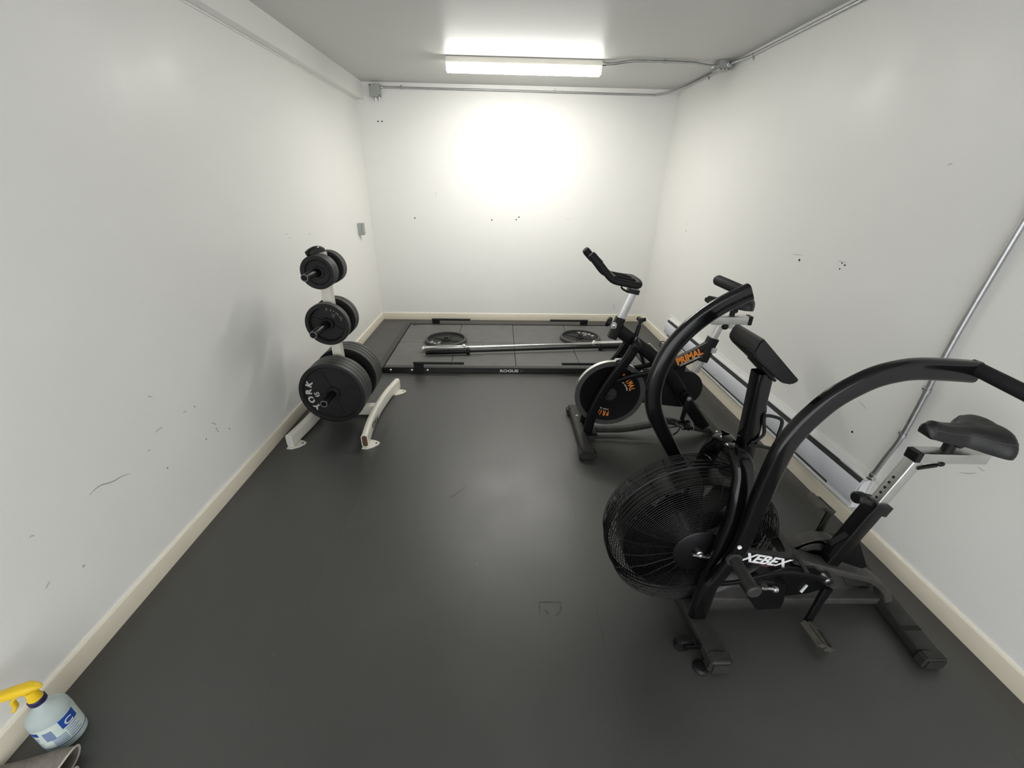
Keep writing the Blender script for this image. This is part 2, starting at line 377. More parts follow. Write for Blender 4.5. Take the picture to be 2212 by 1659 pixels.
conduit('galvanised conduit along the top of the back wall, bent round the right corner', [(-1.232, YB-.022, 2.447), (-1.15, YB-.020, 2.447), (0, YB-.017, 2.447), (1.45, YB-.017, 2.441), (1.60, YB-.03, 2.441), (1.70, YB-.085, 2.452), (1.78, YB-.19, 2.470), (XR-.020, YB-.34, 2.478), (XR-.014, 4.5, 2.477), (XR-.018, 4.25, 2.472), (Jc.x+.025, 4.12, 2.465), (Jc.x+.02, 4.076, 2.465)],
        [((-1.02, YB-.019, 2.447), (1, 0, 0), (0, 1, 0)), ((.55, YB-.017, 2.446), (1, 0, 0), (0, 1, 0)), ((XR-.015, 4.42, 2.476), (0, 1, 0), (1, 0, 0))],
        [((-1.232, YB-.022, 2.447), (1, 0, 0)), ((Jc.x+.02, 4.076, 2.465), (0, 1, 0))])
b1 = thing('outlet_box', 'square grey metal box at the top left of the back wall under the ceiling', 'box', tuple(BX))
bm = box(NB(), (BX.x-.053, YB-.052, BX.z-.053), (BX.x+.053, YB-.001, BX.z+.053)); bev(bm, .004); obj('box_body', bm, GALV, b1)
bm = box(NB(), (BX.x-.055, YB-.056, BX.z-.055), (BX.x+.055, YB-.052, BX.z+.055)); bev(bm, .0012, 1); obj('cover_plate', bm, BOXG, b1)
for dx, dz in ((-.042, .042), (.042, -.042)): obj('screw', lathe(NB(), (BX.x+dx, YB-.056, BX.z+dz), (0, -1, 0), [(.005, 0), (.005, .002), (0, .003)], 10), HOLE, b1)
for dx in (-.006, .032): obj('connector', lathe(NB(), (BX.x+dx, YB-.028, BX.z-.053), (0, 0, -1), [(.012, 0), (.012, .006), (.016, .007), (.016, .014), (.010, .016), (.010, .034), (0, .035)], 14), CHR, b1)
conduit('galvanised conduit standing on the heater and running up the right wall', [(1.817, 1.560, .338), (1.818, 1.557, .37), (XR-.020, 1.545, .47), (XR-.013, 1.532, .58), (XR-.012, 1.527, .75), (XR-.012, 1.525, 1.07), (XR-.012, 1.50, 1.5), (XR-.012, 1.46, 2.0), (XR-.012, 1.43, H-.05)],
        [((XR-.012, 1.531, .60), (0, .03, 1), (1, 0, 0)), ((XR-.012, 1.526, .83), (0, 0, 1), (1, 0, 0))], [((1.817, 1.560, .332), (0, 0, 1))], r=.0105)
wbx = thing('switch_box', 'small grey surface box on the left wall near the back corner', 'box', (XL, 4.665, 1.13))
bm = box(NB(), (XL+.001, 4.63, 1.072), (XL+.046, 4.70, 1.187)); bev(bm, .003); obj('box_body', bm, BOXG, wbx)
bm = box(NB(), (XL+.046, 4.627, 1.069), (XL+.052, 4.703, 1.190)); bev(bm, .0015, 1); obj('cover_plate', bm, GALV, wbx)
for z in (1.085, 1.174): obj('mounting_ear', box(NB(), (XL+.001, 4.70, z-.008), (XL+.004, 4.716, z+.008)), GALV, wbx)

# ------------------------------------------------------------------ baseboard heater
HY0, HY1 = 1.575, 4.24
ht = thing('baseboard_heater', 'long low white baseboard heater on the right wall behind the bikes', 'heater', (XR-.03, 2.9, .12))
def xprism(bm, P, y0, y1, mi=0): return prism(bm, [(x, y0, z) for x, z in P], (0, y1-y0, 0), mi)
W = XR-.003
bm = NB(); xprism(bm, [(W, .13), (W-.010, .13), (W-.010, .318), (W, .322)], HY0, HY1); obj('back_plate', bm, HEATW, ht)
bm = NB(); xprism(bm, [(W-.010, .322), (W-.030, .318), (W-.032, .310), (W-.010, .313)], HY0, HY1); obj('top_rail', bm, HEATW, ht)
bm = NB(); xprism(bm, [(W-.012, .155), (W-.044, .155), (W-.038, .300), (W-.012, .305)], HY0+.01, HY1-.01); obj('heating_element', bm, HEATD, ht)
bm = NB(); xprism(bm, [(W-.052, .168), (W-.054, .172), (W-.052, .262), (W-.042, .284), (W-.039, .282), (W-.048, .262), (W-.050, .172)], HY0, HY1); obj('front_panel', bm, HEATG, ht)
bm = NB(); xprism(bm, [(W-.010, .130), (W-.048, .134), (W-.052, .140), (W-.050, .152), (W-.047, .150), (W-.047, .140), (W-.010, .136)], HY0, HY1); obj('bottom_rail', bm, HEATW, ht)
for y0, y1 in ((HY0-.004, HY0+.17), (HY1-.07, HY1+.004)):
    bm = NB(); xprism(bm, [(W-.008, .136), (W-.046, .142), (W-.047, .166), (W-.042, .272), (W-.031, .300), (W-.010, .311)], y0, y1); obj('end_blank', bm, HEATW, ht)

# ------------------------------------------------------------------ lifting platform
TX = [-1.075, -.463, .150, .763, 1.376]; TY = [3.548, 4.165, 4.782]
pf = thing('lifting_platform', 'black steel framed lifting platform with rubber tiles in front of the back wall', 'platform', (.15, 4.16, 0))
for i in range(4):
    for k in range(2):
        bm = box(NB(), (TX[i]+.002, TY[k]+.002, .002), (TX[i+1]-.002, TY[k+1]-.002, .050-random.random()*.002)); bev(bm, .003, 1)
        obj('rubber_tile', bm, TILE, pf)
FX0, FX1, FY0, FY1, FZ = TX[0]-.066, TX[-1]+.066, TY[0]-.062, TY[-1]+.064, .053
def rail(a, b, nm): 
    bm = box(NB(), a, b); bev(bm, .004); obj(nm, bm, RAILT, pf)
rail((FX0+.07, FY0, .001), (FX1-.07, FY0+.058, FZ), 'front_rail')
rail((FX0+.07, FY1-.058, .001), (FX1-.07, FY1, FZ), 'back_rail')
rail((FX0, FY0, .001), (FX0+.062, FY1, FZ-.001), 'side_rail'); rail((FX1-.062, FY0, .001), (FX1, FY1, FZ-.001), 'side_rail')
def peg(x, y, s, facing):
    bm = NB(); yy = y-facing*.004
    box(bm, (x-.045, yy-.004, .004), (x+.045, yy+.004, .112)); obj('peg_bracket', bev(bm, .0015, 1), STEELB, pf)
    a = V((x-s*.045, yy-facing*.006, .104)); obj('band_peg', tube(NB(), [a, a+V((s*.46, 0, 0))], .0125, 12), STEELB, pf)
peg(-.745, FY0, 1, 1); peg(.985, FY0, -1, 1)
peg(-.775, FY1-.030, 1, 1); peg(1.02, FY1-.030, -1, 1)
for x in (-1.005, -.812, -.668, .90, 1.07, 1.33): obj('bolt', lathe(NB(), (x, FY0, .028), (0, -1, 0), [(.013, -.002), (.013, .003), (.011, .007), (.006, .010), (0, .011)], 14), CHR, pf)
bm = NB(); text(bm, 'ROGUE', (.085, FY0-.0012, .027), (1, 0, 0), (0, 0, 1), .036, fat=.035, wide=1.42); obj('logo_lettering', bm, LOGW, pf)
bm = NB()
for k in range(3): box(bm, (.190+k*.006, FY0-.0012, .030-k*.003), (.198+k*.006, FY0-.0002, .034-k*.003))
box(bm, (.184, FY0-.0012, .016), (.218, FY0-.0002, .0175)); obj('logo_emblem', bm, LETG, pf)
# rubber handle strap set in the back left corner
obj('corner_strap', sweep(NB(), cr([(-1.03, 4.742, FZ), (-1.018, 4.765, FZ), (-.985, 4.776, FZ), (-.88, 4.779, FZ)], 5), rprof(.012, .006, .002), bn=(0, 0, 1)), GRIP, pf)
obj('pin', lathe(NB(), (-1.103, 4.765, FZ), (0, 0, 1), [(.007, -.002), (.007, .003), (0, .006)], 10), CHR, pf)
# ------------------------------------------------------------------ weight plates
def plate_prof(R, T, hub=.045, rim=.028, web=.45, hole=.0265):
    return [(hole, T*.05), (hole, T*.92), (hub-.004, T*.95), (hub, T*.88), (hub+.003, T*web), (R-rim-.006, T*web), (R-rim, T*.93), (R-rim+.003, T), (R-.005, T), (R-.0015, T*.94), (R, T*.8), (R, T*.12), (R-.003, T*.02), (R-.010, 0), (R-.03, T*.12), (hub, T*.14), (hub-.002, T*.02), (hole+.002, T*.02)]
def make_plate(R, T, txt, lab, letter=LETW, spin=0., seg=64, hub=.045, show=True, flat=False):
    """local: axis +Z, face with lettering at z=T"""
    t = thing('weight_plate', lab, 'weight plate', (0, 0, 0))
    pr = plate_prof(R, T, hub); rim_ = .027
    bm = NB(); lathe(bm, (0, 0, 0), (0, 0, 1), pr, seg, closed=True)
    for f in bm.faces:
        if (flat and all(v.co.xy.length > R-rim_ and v.co.z > .002 for v in f.verts)) or all(abs(v.co.xy.length-R) < .004 for v in f.verts): f.material_index = 1
    obj('plate_disc', bm, [IRON, IRONR], t)
    z = T*.45
    bm = NB()
    for a in (100, 190, 280, 10): 
        c, s = math.cos(math.radians(a)+spin), math.sin(math.radians(a)+spin); rr = V((c, s, 0)); q = V((-s, c, 0))
        P = [rr*(hub+.001)+q*.009, rr*(R*.76)+q*.003, rr*(R*.76)-q*.003, rr*(hub+.001)-q*.009]
        prism(bm, [p+V((0, 0, z-.001)) for p in P], (0, 0, T*.16))
    obj('rib', bm, IRON, t)
    if show:
        bm = NB(); h = R*.185; n = len(txt[0])
        for i, ch in enumerate(txt[0]):
            a = spin+PI/2+.17*2.15*((n-1)/2-i); rr = V((math.cos(a), math.sin(a), 0))
            text(bm, ch, rr*(R*.74)+V((0, 0, z+.0005)), (rr.y, -rr.x, 0), rr, h*1.3, .003, fat=.045, wide=1.15)
        rr = V((math.cos(spin+PI/2), math.sin(spin+PI/2), 0))
        text(bm, txt[1], rr*(R*.50)+V((0, 0, z+.0005)), (rr.y, -rr.x, 0), rr, h*1.1, .003, fat=.02)
        obj('lettering', bm, letter, t)
    return t
def orient(t, loc, n, roll=0.):
    n = V(n).normalized(); q = n.to_track_quat('Z', 'Y')
    m = q.to_matrix().to_4x4() @ Matrix.Rotation(roll, 4, 'Z'); m.translation = V(loc); t.matrix_world = m; return t
# two lying on the platform
p = make_plate(.222, .040, ('YORK', '45'), 'black iron weight plate lying flat at the left of the platform', spin=math.radians(148), flat=True); p.location = (-.580, 4.195, .0495)
p = make_plate(.222, .040, ('YORK', '45'), 'black iron weight plate lying flat at the right of the platform', spin=math.radians(-38), flat=True); p.location = (.884, 4.302, .0495)
# barbells
def barbell(a, b, lab, m, ms, end):
    """a, b: inner faces of the two collars; sleeves extend beyond"""
    a, b = V(a), V(b); t = (b-a).normalized(); o = thing('barbell', lab, 'barbell', tuple((a+b)/2))
    obj('shaft', cyl(NB(), a-t*.02, b+t*.02, .0142, 16), m, o)
    for p, s in ((a, -1), (b, 1)):
        d = t*s
        obj('sleeve', lathe(NB(), p+d*.018, d, [(.0, 0), (.025, 0), (.025, .385), (.0235, .388), (.0235, .398), (.025, .401), (.025, .409), (.022, .413), (.012, .413), (.011, .409), (0, .409)], 24), ms, o)
        obj('collar', lathe(NB(), p, d, [(.015, -.004), (.022, -.004), (.024, 0), (.034, .002), (.0365, .006), (.0365, .026), (.034, .030), (.025, .030)], 24), ms, o)
    for k in (.32, .68): 
        c = a.lerp(b, k); obj('knurl_band', cyl(NB(), c-t*.003, c+t*.003, .0146, 16), m, o)
    return o
barbell((-.352, 3.925, .087), (.972, 4.060, .087), 'chrome barbell lying across the platform behind the black barbell', CHR, CHR, 0)
barbell((-.302, 3.825, .087), (1.022, 3.966, .087), 'black barbell lying across the platform in front of the chrome barbell', SATB, SATB, 0)

# ------------------------------------------------------------------ weight tree
RX, RY = -1.135, 2.72
rk = thing('weight_rack', 'cream steel weight tree with curved feet against the left wall', 'rack', (RX, RY, 0))
obj('post', beam(NB(), (RX, RY, .06), (RX, RY, 1.185), .062, .062, upv=(0, 1, 0), r=.008), WHT, rk)
P = cr([(RX+.004, RY+.03, 1.176), (RX-.004, RY-.004, 1.190), (RX-.016, RY-.040, 1.192), (RX-.028, RY-.075, 1.183), (RX-.034, RY-.098, 1.172)], 4)
obj('top_cap', sweep(NB(), P, rprof(.034, .07, .014), scale=[.6]+[.95]*(len(P)-2)+[.5]), GLB, rk)
obj('cross_beam', beam(NB(), (-1.335, RY-.005, .056), (-.925, RY-.005, .056), .052, .078, r=.006), WHT, rk)
for k, xs in enumerate(((-1.377, -1.352, -1.340, -1.352, -1.377), (-.888, -.910, -.918, -.902, -.868))):
    ys = (2.29, 2.50, 2.72, 2.95, 3.16)
    P = cr([(x, y, .052) for x, y in zip(xs, ys)], 6)
    pr = rprof(.044, .094, .018, 4)
    f = obj('foot', sweep(NB(), P, pr, bn=(0, 0, 1)), WHT, rk)
    q = P[0]; t = (P[1]-P[0]).normalized()
    obj('foot_opening', sweep(NB(), [q-t*.0015, q+t*.001], rprof(.033, .082, .014, 4), bn=(0, 0, 1)), RUST if k else SCUFF, f)
    for yy, sg in ((2.335, 1), (3.10, 1)):
        xb = xs[0] if yy < 2.7 else xs[4]
        poly = [(xb-.022, yy-.062, .0), (xb+.012, yy-.066, .0), (xb+.05, yy-.045, .0), (xb+.078, yy-.010, .0), (xb+.078, yy+.012, .0), (xb+.05, yy+.032, .0), (xb+.01, yy+.045, .0), (xb-.022, yy+.045, 0)]
        pp = obj('foot_pad', bev(prism(NB(), poly, (0, 0, .007)), .0015, 1), WHT, f)
        obj('bolt_hole', lathe(NB(), (xb+.058, yy, .0072), (0, 0, 1), [(.0065, 0), (.0065, .0008), (0, .0008)], 12), HOLE, f)
    if k:
        bm = NB(); text(bm, 'YORK', (xs[1]+.0275, 2.50, .058), (.045, .995, 0), (0, 0, 1), .055, .0006, fat=.02, shear=.5, wide=1.1)
        obj('foot_lettering', bm, SATB, f)
PEGS = [(-1.137, .292, .0235), (-1.140, .742, .0235), (-1.128, 1.085, .0225)]
for (x, z, r), pl_ in zip(PEGS, (.325, .272, .262)):
    for s in (-1, 1):
        pg = obj('storage_peg', lathe(NB(), (x, RY+s*.031, z), (0, s, 0), [(0, 0), (r+.004, 0), (r+.004, .006), (r, .008), (r, pl_), (r-.004, pl_+.006), (r-.006, pl_+.006), (r-.008, pl_), (0, pl_)], 20), SATB, rk)
        if s < 0: obj('peg_end', lathe(NB(), (x, RY+s*(pl_+.0372), z), (0, s, 0), [(r-.0065, -.001), (r-.004, .001), (r-.0015, .0005), (r-.001, -.002)], 24, closed=True), LETG, pg)
def pack(x, z, zc_, R, T, n, y0, s, group, desc, txt, lastspin, letter=LETW, gap=.0015, hub=.045, Ts=None):
    """n plates on a peg from y0 outward (s=-1 towards the viewer); zc_: plate centre"""
    y = y0; proto = None
    for i in range(n):
        t_ = Ts[i] if Ts else T
        outer = (i == n-1 and s < 0)
        pl = make_plate(R if not isinstance(R, tuple) else R[i], t_, txt, desc[i], letter=letter, spin=0, show=outer and txt is not None, hub=hub)
        pl['group'] = group
        orient(pl, (x, y, zc_), (0, s, 0), lastspin if outer else i*.7)
        y += s*(t_+gap)
def D(n, size, where):
    o = ['innermost', 'second', 'third', 'outermost'] if n == 4 else (['inner', 'outer'] if n == 2 else (['inner', 'middle', 'outer'] if n == 3 else ['single']))
    return ['%s %s black plate of the %s' % (q, size, where) for q in o]
pack(-1.137, .292, .289, .222, .0385, 4, 2.660, -1, 'large plates on the lower front peg', D(4, 'large', 'near stack on the lower peg'), ('YORK', '45'), math.radians(98))
pack(-1.137, .292, .289, .222, .0385, 4, 2.785, 1, 'large plates on the lower rear peg', D(4, 'large', 'far stack on the lower peg'), None, 0)
pack(-1.140, .742, .737, .142, .052, 1, 2.678, -1, 'medium plates on the middle front peg', ['thick medium black plate alone on the near side of the middle peg'], ('YORK', '25'), math.radians(-35), letter=LETG, hub=.04)
pack(-1.140, .742, .737, .142, .038, 2, 2.775, 1, 'medium plates on the middle rear peg', D(2, 'medium', 'far pair on the middle peg'), None, 0, hub=.04)
pack(-1.128, 1.085, 1.080, .104, .03, 3, 2.686, -1, 'small plates on the top front peg', D(3, 'small', 'near stack on the top peg'), None, 0, hub=.036, Ts=[.042, .018, .022])
pack(-1.128, 1.085, 1.080, .106, .02, 3, 2.770, 1, 'small plates on the top rear peg', D(3, 'small', 'far stack on the top peg'), None, 0, hub=.036)
# ------------------------------------------------------------------ saddles
def saddle(bm, nose, rear, halfw, zt, drop, n=20, m=16):
    """grid saddle; nose and rear: (x,y); zt top height"""
    a, b = V((nose[0], nose[1], 0)), V((rear[0], rear[1], 0)); ax = (b-a); L = ax.length; ax.normalize(); sd = V((-ax.y, ax.x, 0)); rows = []
    for i in range(n+1):
        t = i/n; c = a+ax*(L*t)
        if t < .45: w = .24+.10*(t/.45)
        else:
            q = (t-.45)/.40; q = min(1, q); w = .34+.66*(q*q*(3-2*q))
        e = min(1, (t+.004)/.10); w *= math.sqrt(max(0, 1-(1-e)**2))
        e = min(1, (1.004-t)/.26); w *= max(0, 1-(1-e)**2.4)**.5
        w = max(w, .03)*halfw
        top = zt+drop*.12*(t-.35)**2*6-drop*.5*max(0, (t-.82)/.18)**2-(.010 if t < .06 else 0)-.02*max(0, .12-t)*8*.3
        dp = drop*(.66+.52*min(t, .85)); dip = .012*math.sin(PI*min(1, t*1.05))*(1 if t > .25 else t/.25)
        e2 = min(1, min(t, 1-t)/.08); dp *= .35+.65*e2; row = []
        for j in range(m+1):
            s = -1+2*j/m; th = s*PI*.56
            y = math.sin(th)/math.sin(PI*.56)*w if abs(s) > 1 else w*math.sin(th)
            z = math.cos(th); zz = top-dp*(1-max(z, -.3))*.78 - dip*max(0, 1-abs(s)*2.2)
            if t > .62: zz -= .010*max(0, 1-abs(s)*2.6)*min(1, (t-.62)/.2)
            row.append(bm.verts.new(c+sd*y+V((0, 0, zz))))
        rows.append(row)
    for i in range(n):
        for j in range(m): bm.faces.new((rows[i][j], rows[i][j+1], rows[i+1][j+1], rows[i+1][j]))
    for i in range(n): bm.faces.new((rows[i][0], rows[i+1][0], rows[i+1][m], rows[i][m]))
    bm.faces.new(rows[0]); bm.faces.new(rows[n]); return bm, rows
def seam(rows, j): return [r[j].co.copy() for r in rows[1:-1]]
def pedal(bm_name, o, c, ax, parent, m=DUST, cage=True, tilt=0.):
    """pedal body along axis ax from c outward"""
    c = V(c); ax = V(ax).normalized(); X = V((math.cos(tilt), 0, math.sin(tilt))); Z = V((-math.sin(tilt), 0, math.cos(tilt)))
    Lp, Wp = .095, .085
    g = obj('pedal', cyl(NB(), c, c+ax*(Lp+.01), .012, 14), m, parent)
    for s in (-1, 1):
        bm = NB(); beam(bm, c+ax*.008+X*(s*Wp/2), c+ax*(Lp+.004)+X*(s*Wp/2*.8), .006, .022, upv=Z, r=.001)
        obj('pedal_plate', bm, ALU if not cage else m, g)
    for k in (.012, Lp):
        bm = NB(); beam(bm, c+ax*k-X*Wp*.46, c+ax*k+X*Wp*.46, .007, .018, upv=Z, r=.001); obj('pedal_end', bm, m, g)
    for k in (.3, .6):
        bm = NB(); beam(bm, c+ax*.01+X*((k-.45)*Wp), c+ax*Lp+X*((k-.45)*Wp), .004, .014, upv=Z, r=.001); obj('pedal_bar', bm, m, g)
    return g

# ------------------------------------------------------------------ air bike
A = 1.16
ab = thing('air_bike', 'black fan exercise bike with moving arms, nearest to the viewer on the right', 'exercise bike', (1.2, A, 0))
YN, YF_ = A-.135, A+.135
AY = (0, 1, 0)
# feet
def foot(bm, x0, x1, ya, yb, w, z0, z1, r=.008): return beam(bm, (x0, ya, (z0+z1)/2), (x1, yb, (z0+z1)/2), w, z1-z0, r=r)
f1 = obj('front_foot', foot(NB(), .800, .775, .905, 1.44, .074, .018, .066), DUST, ab)
for (x, y, d) in ((.803, .885, -1), (.772, 1.46, 1)): 
    bm = box(NB(), (x-.042, y-.028, .003), (x+.042, y+.028, .071)); bev(bm, .011, 3); obj('end_cap', bm, DUST, f1)
for y in (.955, 1.37):
    wh = obj('transport_wheel', lathe(NB(), (.703, y-.012, .037), AY, [(.006, 0), (.020, 0), (.022, .003), (.030, .003), (.036, .002), (.036, .022), (.030, .021), (.022, .021), (.020, .024), (.006, .024)], 24, closed=True), PLB, ab)
    bm = NB(); beam(bm, (.700, y-.018, .037), (.765, y-.018, .040), .004, .022, r=.001); cyl(bm, (.703, y-.024, .037), (.703, y+.018, .037), .007, 10); obj('wheel_bracket', bm, SATB, ab)
obj('leveling_pad', lathe(NB(), (.745, .885, .0), (0, 0, 1), [(0, 0), (.028, 0), (.028, .006), (.02, .014), (.008, .016), (0, .016)], 20), PLB, ab)
f2 = obj('rear_foot', foot(NB(), 1.612, 1.668, .905, 1.44, .078, .012, .056), DUST, ab)
for (x, y) in ((1.610, .888), (1.671, 1.455)):
    bm = box(NB(), (x-.043, y-.024, .002), (x+.043, y+.024, .059)); bev(bm, .009, 3); obj('end_cap', bm, DUST, f2)
obj('foot_label', box(NB(), (1.585, .98, .0563), (1.655, 1.00, .0568)), SATB, f2)
# fork: two stays joined by a hoop over the fan
near = [(0.773,1.025,0.100), (0.774,1.025,0.216), (0.778,1.025,0.341), (0.787,1.025,0.457), (0.798,1.030,0.593), (0.799,1.045,0.688), (0.805,1.065,0.741), (0.802,1.090,0.779), (0.798,1.125,0.794)]
def mir(p): return (p[0], 2*A-p[1], p[2])
hoop = [(0.790,1.160,0.789)]
for nm, m_ in (('fork_stay', lambda p: p), ('fork_stay', mir)):
    P = cr([m_(p) for p in near+hoop], 5); k = len(P)
    bm = NB(); sc = [(1.22-.50*max(0, (i/k-.78)/.22), 1+.1*min(1, i/k)) for i in range(k)]
    sweep(bm, P, rprof(.060, .040, .016, 4), bn=None if False else None, scale=None) if False else None
    # oval tube: keep the wide axis in the plane of motion
    rings = []; pr = rprof(.058, .040, .017, 4); last = V((1, 0, 0))
    for i, p_ in enumerate(P):
        t = (P[min(i+1, k-1)]-P[max(i-1, 0)]).normalized(); nn = V((1, 0, 0)); nn = (nn-t*nn.dot(t)).normalized(); bb = t.cross(nn)
        rings.append([bm.verts.new(p_+nn*(x*sc[i][0])+bb*(y*sc[i][1])) for x, y in pr])
    for i in range(k-1):
        for j in range(len(pr)): bm.faces.new((rings[i][j], rings[i][(j+1) % len(pr)], rings[i+1][(j+1) % len(pr)], rings[i+1][j]))
    bm.faces.new(rings[0]); bm.faces.new(rings[-1])
    obj(nm, bm, GLB, ab)
for m_, d in ((lambda p: p, .006), (mir, -.006)):
    poly = [m_(p) for p in [(0.777,1.105,0.833),(0.816,1.105,0.814),(0.855,1.105,0.767),(0.876,1.105,0.724),(0.877,1.105,0.689),(0.845,1.105,0.709),(0.813,1.105,0.767)]]
    g = obj('gusset_plate', bev(prism(NB(), poly, (0, d, 0)), .001, 1), GLB, ab)
    c = m_((0.821,1.105,0.781)); obj('gusset_bolt', lathe(NB(), c, (0, -1 if d > 0 else 1, 0), [(.013, -.004), (.013, .006), (.009, .009), (.006, .009), (.006, .005), (0, .005)], 14), GLB, g)
# console post and console
obj('console_post', beam(NB(), (0.855,1.160,0.726), (0.826,1.160,1.080), .050, .052, upv=(1, 0, 0), r=.008), GLB, ab)
con = [(0.745,1.080,1.216),(0.892,1.080,1.084),(0.873,1.080,1.071),(0.842,1.080,1.076),(0.740,1.080,1.156),(0.727,1.080,1.174),(0.735,1.080,1.204)]
cs = obj('console', bev(prism(NB(), con, (0, .15, 0)), .004, 2), PLB, ab)
a_, b_ = V(con[0]), V(con[1]); nn = V((0, 1, 0)).cross(b_-a_).normalized(); nn = nn if nn.z > 0 else -nn
a2 = a_.lerp(b_, .08); b2 = a_.lerp(b_, .9)
bm = NB(); prism(bm, [a2+V((0, .014, 0)), b2+V((0, .014, 0)), b2+V((0, .136, 0)), a2+V((0, .136, 0))], nn*.0012); obj('console_screen', bm, GLB, cs)
bm = NB(); q = (0.826,1.160,1.084); box(bm, (q[0]-.045, A-.04, q[2]-.004), (q[0]+.03, A+.04, q[2]+.004)); R_ = Matrix.Rotation(math.radians(41), 4, 'Y'); bmesh.ops.rotate(bm, cent=q, matrix=R_, verts=bm.verts); obj('console_bracket', bm, PLB, cs)
# bottle cage
cg = [(0.841,1.130,0.830),(0.860,1.130,0.843),(0.875,1.130,0.867),(0.862,1.130,0.912),(0.859,1.130,0.931),(0.873,1.130,0.936),(0.913,1.130,0.924),(0.924,1.130,0.905),(0.925,1.130,0.865),(0.930,1.130,0.821)]
bc = obj('bottle_cage', sweep(NB(), cr(cg, 5), rprof(.011, .007, .003), bn=AY), PLB, ab)
obj('cage_rail', sweep(NB(), cr([(0.835,1.130,0.823),(0.873,1.130,0.819),(0.927,1.130,0.808),(0.929,1.130,0.834)], 4), rprof(.011, .008, .003), bn=AY), PLB, bc)
obj('cage_spine', sweep(NB(), cr([(0.851,1.150,0.811),(0.849,1.150,0.876),(0.852,1.150,0.921),(0.867,1.150,0.933),(0.859,1.150,0.973)], 4), rprof(.010, .012, .003), bn=AY), PLB, bc)
# fan drum
FC = V((.722, A, .410)); FR = .311; FT = .098
def ringw(bm, c, R, wr=.0013, n=96, k=4): return sweep(bm, [V(c)+V((R*math.cos(2*PI*i/n), 0, R*math.sin(2*PI*i/n))) for i in range(n)], cprof(wr, k), bn=AY, closed=True)
fan = obj('fan_axle', cyl(NB(), FC+V((0, -.115, 0)), FC+V((0, .115, 0)), .010, 16), GALV, ab)
bm = NB(); lathe(bm, FC, AY, [(.045, -.05), (.05, -.05), (.05, .05), (.045, .05)], 24, closed=True)
wheel = obj('fan_hub', bm, SATB, fan)
for i in range(12):
    a = 2*PI*i/12; u = V((math.cos(a), 0, math.sin(a))); t = V((-u.z, 0, u.x))
    bm = NB(); prism(bm, [FC+u*.05+t*.012+V((0, -.045, 0)), FC+u*.255+t*.012+V((0, -.060, 0)), FC+u*.255-t*.002+V((0, .060, 0)), FC+u*.05-t*.002+V((0, .045, 0))], t*.0025)
    obj('fan_blade', bm, SATB, wheel)
obj('fan_ring', lathe(NB(), FC, AY, [(.255, -.05), (.260, -.05), (.260, .05), (.255, .05)], 64, closed=True), SATB, wheel)
cage = NB()
for s in (-1, 1):
    for i in range(29):
        R = .090+i*(.300-.090)/28
        y = FT+(.004 if R < .2 else .004-.030*((R-.2)/.10)**2)
        ringw(cage, FC+V((0, s*y, 0)), R)
    for i in range(5):
        a = math.radians(20+i*17); ringw(cage, FC+V((0, s*(FT-.028-.017*i), 0)), FR-.001*abs(i-5), wr=.0016)
    for i in range(24):
        a = 2*PI*(i+.5)/24; u = V((math.cos(a), 0, math.sin(a)))
        P = [FC+u*.088+V((0, s*(FT+.001), 0)), FC+u*.2+V((0, s*(FT+.001), 0)), FC+u*.25+V((0, s*(FT-.008), 0)), FC+u*.300+V((0, s*(FT-.024), 0)), FC+u*(FR-.003)+V((0, s*(FT-.05), 0)), FC+u*(FR-.004)]
        sweep(cage, P, cprof(.0016, 4))
fc = obj('fan_cage', cage, WIRE, ab, kind='stuff')
for y in (-.018, .0, .018): obj('cage_hoop', ringw(NB(), FC+V((0, y, 0)), FR+.002, wr=.0034, n=80, k=8), WIRE, ab)
for s in (-1, 1): obj('cage_cap', lathe(NB(), FC+V((0, s*(FT+.003), 0)), (0, s, 0), [(0, -.002), (.090, -.002), (.092, .002), (.085, .006), (.0, .008)], 48), SATB, ab)
# chromed axle nuts on the near side
q = FC+V((0, -FT-.010, 0)); nt_ = obj('axle_nut', lathe(NB(), q, (0, -1, 0), [(.0, 0), (.013, 0), (.013, .010), (.008, .012), (.008, .020), (.004, .022), (0, .022)], 8), ALU, ab)
bm = NB(); cyl(bm, q+V((-.028, -.012, .002)), q+V((.03, -.012, -.012)), .006, 10); cyl(bm, q+V((.03, -.012, -.012)), q+V((.052, -.012, -.016)), .012, 12, bev=.003); obj('tension_screw', bm, ALU, ab)
obj('cage_tab', bev(prism(NB(), [(x, y, .706+.0) for x, y in ((.775, 1.10), (.83, 1.10), (.845, 1.13), (.83, 1.16), (.775, 1.16), (.762, 1.13))], (0, 0, .004)), .001, 1), DUST, ab)
